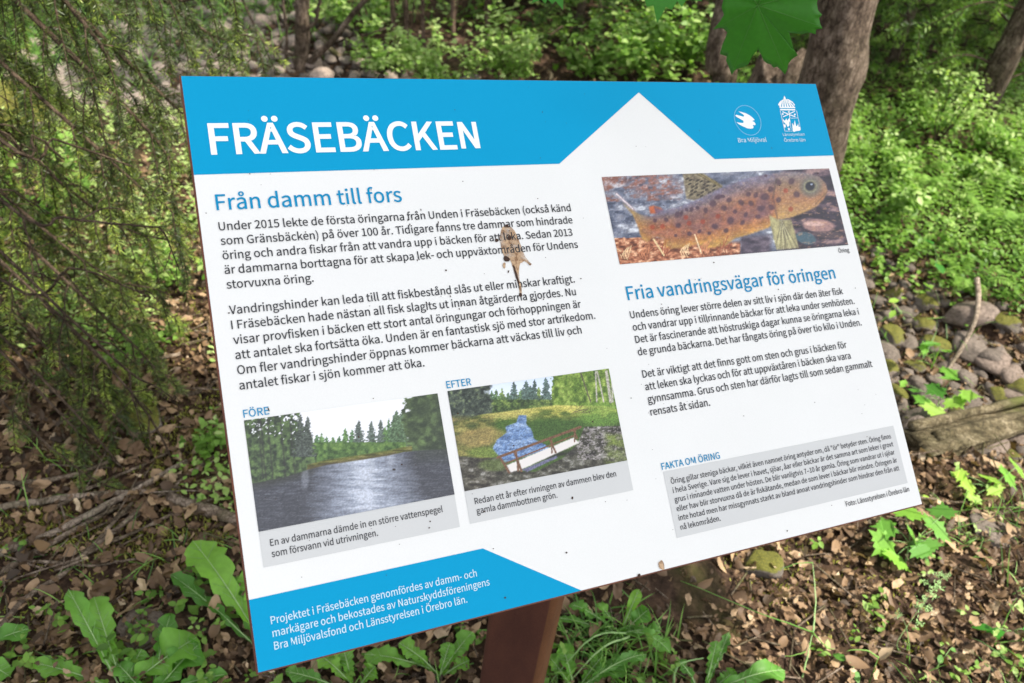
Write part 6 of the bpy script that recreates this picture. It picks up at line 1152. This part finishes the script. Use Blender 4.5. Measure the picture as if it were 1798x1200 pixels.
dandelion((270, 1230), [(352, 1130, .05, .085, .15, .06, .55), (300, 1080, .03, .05, .65, .1, .35), (400, 1185, .02, .04, .6, .1, .45), (205, 1165, .02, .05, .6, .1, .45)], 'dandelion with a wide glossy leaf at the bottom edge', 30)
dandelion((-60, 1160), [(50, 1105, .05, .05, .3, .08, .6), (20, 1190, .03, .05, .4, .1, .4)], 'dandelion leaves poking in at the lower left edge', 35)
dandelion((1085, 1118), [(1000, 1062, .03, .045, .65, .16, .55), (975, 1085, .02, .03, .6, .08, .5), (1122, 1035, .06, .035, .1, .05, .75), (1140, 1070, .05, .06, .2, .08, .35), (1178, 1150, .03, .055, .35, .30, .6), (1160, 1110, .04, .05, .4, .15, .45), (1050, 1060, .03, .035, .4, .1, .5)], 'dandelion right of the post with leaves spreading both ways', 40)
dandelion((1010, 1220), [(1100, 1165, .03, .07, .35, .12, .6), (985, 1130, .05, .06, .4, .1, .55), (960, 1150, .03, .05, .5, .1, .5), (1060, 1150, .03, .06, .5, .1, .5), (1135, 1150, .04, .04, .5, .2, .5)], 'dandelion at the bottom edge close to the post', 50)
dandelion((1235, 1225), [(1378, 1178, .03, .07, .15, .15, .5), (1258, 1125, .07, .045, .7, .1, .55), (1290, 1180, .02, .05, .7, .1, .5), (1190, 1160, .05, .04, .6, .15, .55), (1330, 1195, .02, .04, .6, .1, .45), (1280, 1110, .06, .035, .7, .05, .3)], 'dandelion with a pointed leaf reaching right at the bottom', 60)
dandelion((770, 1190), [(700, 1130, .04, .06, .5, .12, .5), (830, 1110, .05, .06, .3, .1, .6), (790, 1130, .05, .05, .4, .1, .5), (640, 1150, .03, .06, .5, .1, .5), (825, 1160, .03, .05, .5, .1, .6)], 'dandelion growing left of the post under the sign', 70)
dandelion((620, 1215), [(560, 1150, .04, .06, .5, .12, .45), (500, 1180, .03, .05, .5, .1, .5), (660, 1170, .03, .06, .5, .1, .5), (600, 1130, .04, .06, .4, .1, .4)], 'dandelion under the blue footer of the sign', 80)
def blade_plant(bpx, blades, label, name, cat='grass'):
    Bs = ground(*bpx); root = thing(name, label, cat, Bs)
    for i, (pts_, r, flat) in enumerate(blades):
        P = curve([ground(x, y, z) for x, y, z in pts_], 18, .0006, i); mb = MB(); tube(mb, P, np.linspace(r, r * .35, 18), 5, .5 + .3 * (i % 2)); part(mb, 'blade' if flat else 'stalk', M_grass if flat else M_rib, root)
    return root
rt = blade_plant((1408, 1190), [([(1408, 1190, .0), (1418, 1150, .03), (1428, 1110, .05)], .0022, False), ([(1428, 1110, .05), (1432, 1050, .09), (1427, 988, .12)], .0020, False), ([(1428, 1110, .05), (1330, 1075, .09), (1195, 1020, .12)], .0016, True),
    ([(1428, 1112, .05), (1450, 1135, .05), (1465, 1140, .03)], .0018, True), ([(1427, 988, .12), (1400, 990, .12), (1370, 1000, .11)], .0014, True), ([(1415, 1145, .03), (1390, 1152, .02), (1365, 1152, .01)], .0014, True)], 'jointed pale green grass stem bending over the leaf litter', 'grass_plant')
blade_plant((1525, 1200), [([(1525, 1200, 0), (1535, 1175, .02), (1543, 1155, .035)], .0018, True), ([(1543, 1155, .035), (1520, 1142, .045), (1487, 1143, .04)], .0024, True)], 'folded grass blade at the bottom edge right of the jointed stem', 'grass_plant')
blade_plant((1745, 1130), [([(1745, 1130, 0), (1765, 1090, .04), (1785, 1050, .08)], .0018, True), ([(1745, 1130, 0), (1790, 1125, .02), (1830, 1120, .02)], .0018, True), ([(1745, 1130, 0), (1760, 1150, .01), (1775, 1160, .0)], .0016, True)], 'thin grass shoot near the right edge', 'grass_plant')
blade_plant((1075, 1125), [([(1100, 1112, .04), (1040, 1120, .08), (960, 1205, .0)], .0024, False), ([(1105, 1118, .04), (1055, 1140, .06), (990, 1210, .0)], .0026, False), ([(1083, 1118, .03), (1084, 1150, .02), (1080, 1180, .0)], .0014, False)], 'pale bent flower stalks beside the post', 'bent_stalks', 'stalks')
blade_plant((1180, 1215), [([(1180, 1215, 0), (1190, 1170, .05), (1235, 1155, .07)], .0032, False)], 'pale arched stalk at the bottom edge', 'bent_stalks', 'stalks')
blade_plant((955, 1200), [([(955, 1200, 0), (968, 1110, .06), (975, 1070, .09)], .0012, True)], 'thin upright grass blade touching the right side of the post', 'grass_plant')
# cocksfoot panicle
Bs = ground(1585, 1150); root = thing('grass_panicle', 'grass seed head with pale green tufts over the leaf litter', 'grass', Bs); mb = MB(); z0 = .14
sp = [(1575, 1130, .05), (1600, 1090, .09), (1625, 1055, .12), (1655, 1015, .15)]; tube(mb, curve([Bs] + [ground(*q) for q in sp], 14), np.linspace(.0011, .0005, 14), 4, .5); part(mb, 'stalk', M_rib, root)
for i, (x, y, z, s_) in enumerate(((1620, 1055, .12, .016), (1645, 1030, .13, .018), (1638, 1042, .13, .016), (1628, 1068, .12, .012), (1660, 1012, .15, .013), (1612, 1065, .11, .013), (1613, 1095, .10, .014), (1624, 1022, .13, .010), (1576, 1080, .07, .014), (1648, 1010, .15, .012))):
    mb = MB(); c = ground(x, y, z); n = 24; r_ = np.random.RandomState(i); scatter(mb, TL_nar[0], TL_nar[1], c + r_.randn(n, 3) * s_ * .28, frames(pitchdir(r_.rand(n) * 6.28, .3 + r_.randn(n) * .5)), np.full(n, s_ * .55), .3 + .5 * r_.rand(n)); part(mb, 'seed_tuft', M_rib, root)
# beech-like bush leaves hanging left of the sign are covered by the shrubs above; ferns on the right bank
def fern(base, n_fr, L, label, seed):
    r_ = np.random.RandomState(seed); root = thing('fern', label, 'fern', base)
    for k in range(n_fr):
        az = k / n_fr * 6.28 + r_.rand() * .5; l = L * (.7 + .4 * r_.rand()); d = np.array([math.cos(az), math.sin(az), 0]); C = curve([np.array(base), np.array(base) + d * l * .5 + [0, 0, l * .55], np.array(base) + d * l + [0, 0, l * .35]], 22); mb = MB(); tube(mb, C, np.linspace(.002, .0005, 22), 4, .4)
        t = np.linspace(.12, 1, 22)[3:]; P = C[3:]; lat = np.cross(d, [0, 0, 1.]); ln = l * .28 * (1 - t ** 2 * .85)
        for s_ in (-1, 1): D = np.tile(lat * s_ + d * .35, (len(P), 1)) + r_.randn(len(P), 3) * .06; scatter(mb, TL_nar[0], TL_nar[1], P, frames(D), np.stack([ln, ln * .9, ln], 1), np.clip(.55 + .1 * r_.randn(len(P)), 0, 1))
        part(mb, 'frond', M_cover, root)
fern(G(1735, 400), 9, .26, 'light green fern on the bank level with the trout picture', 1); fern(G(1790, 290), 8, .26, 'fern on the bank near the right edge', 2); fern(G(1690, 510), 7, .16, 'small fern hanging over the stream bed at right', 3); fern(G(1600, 330), 8, .2, 'fern near the foot of the leaning trunk', 4)
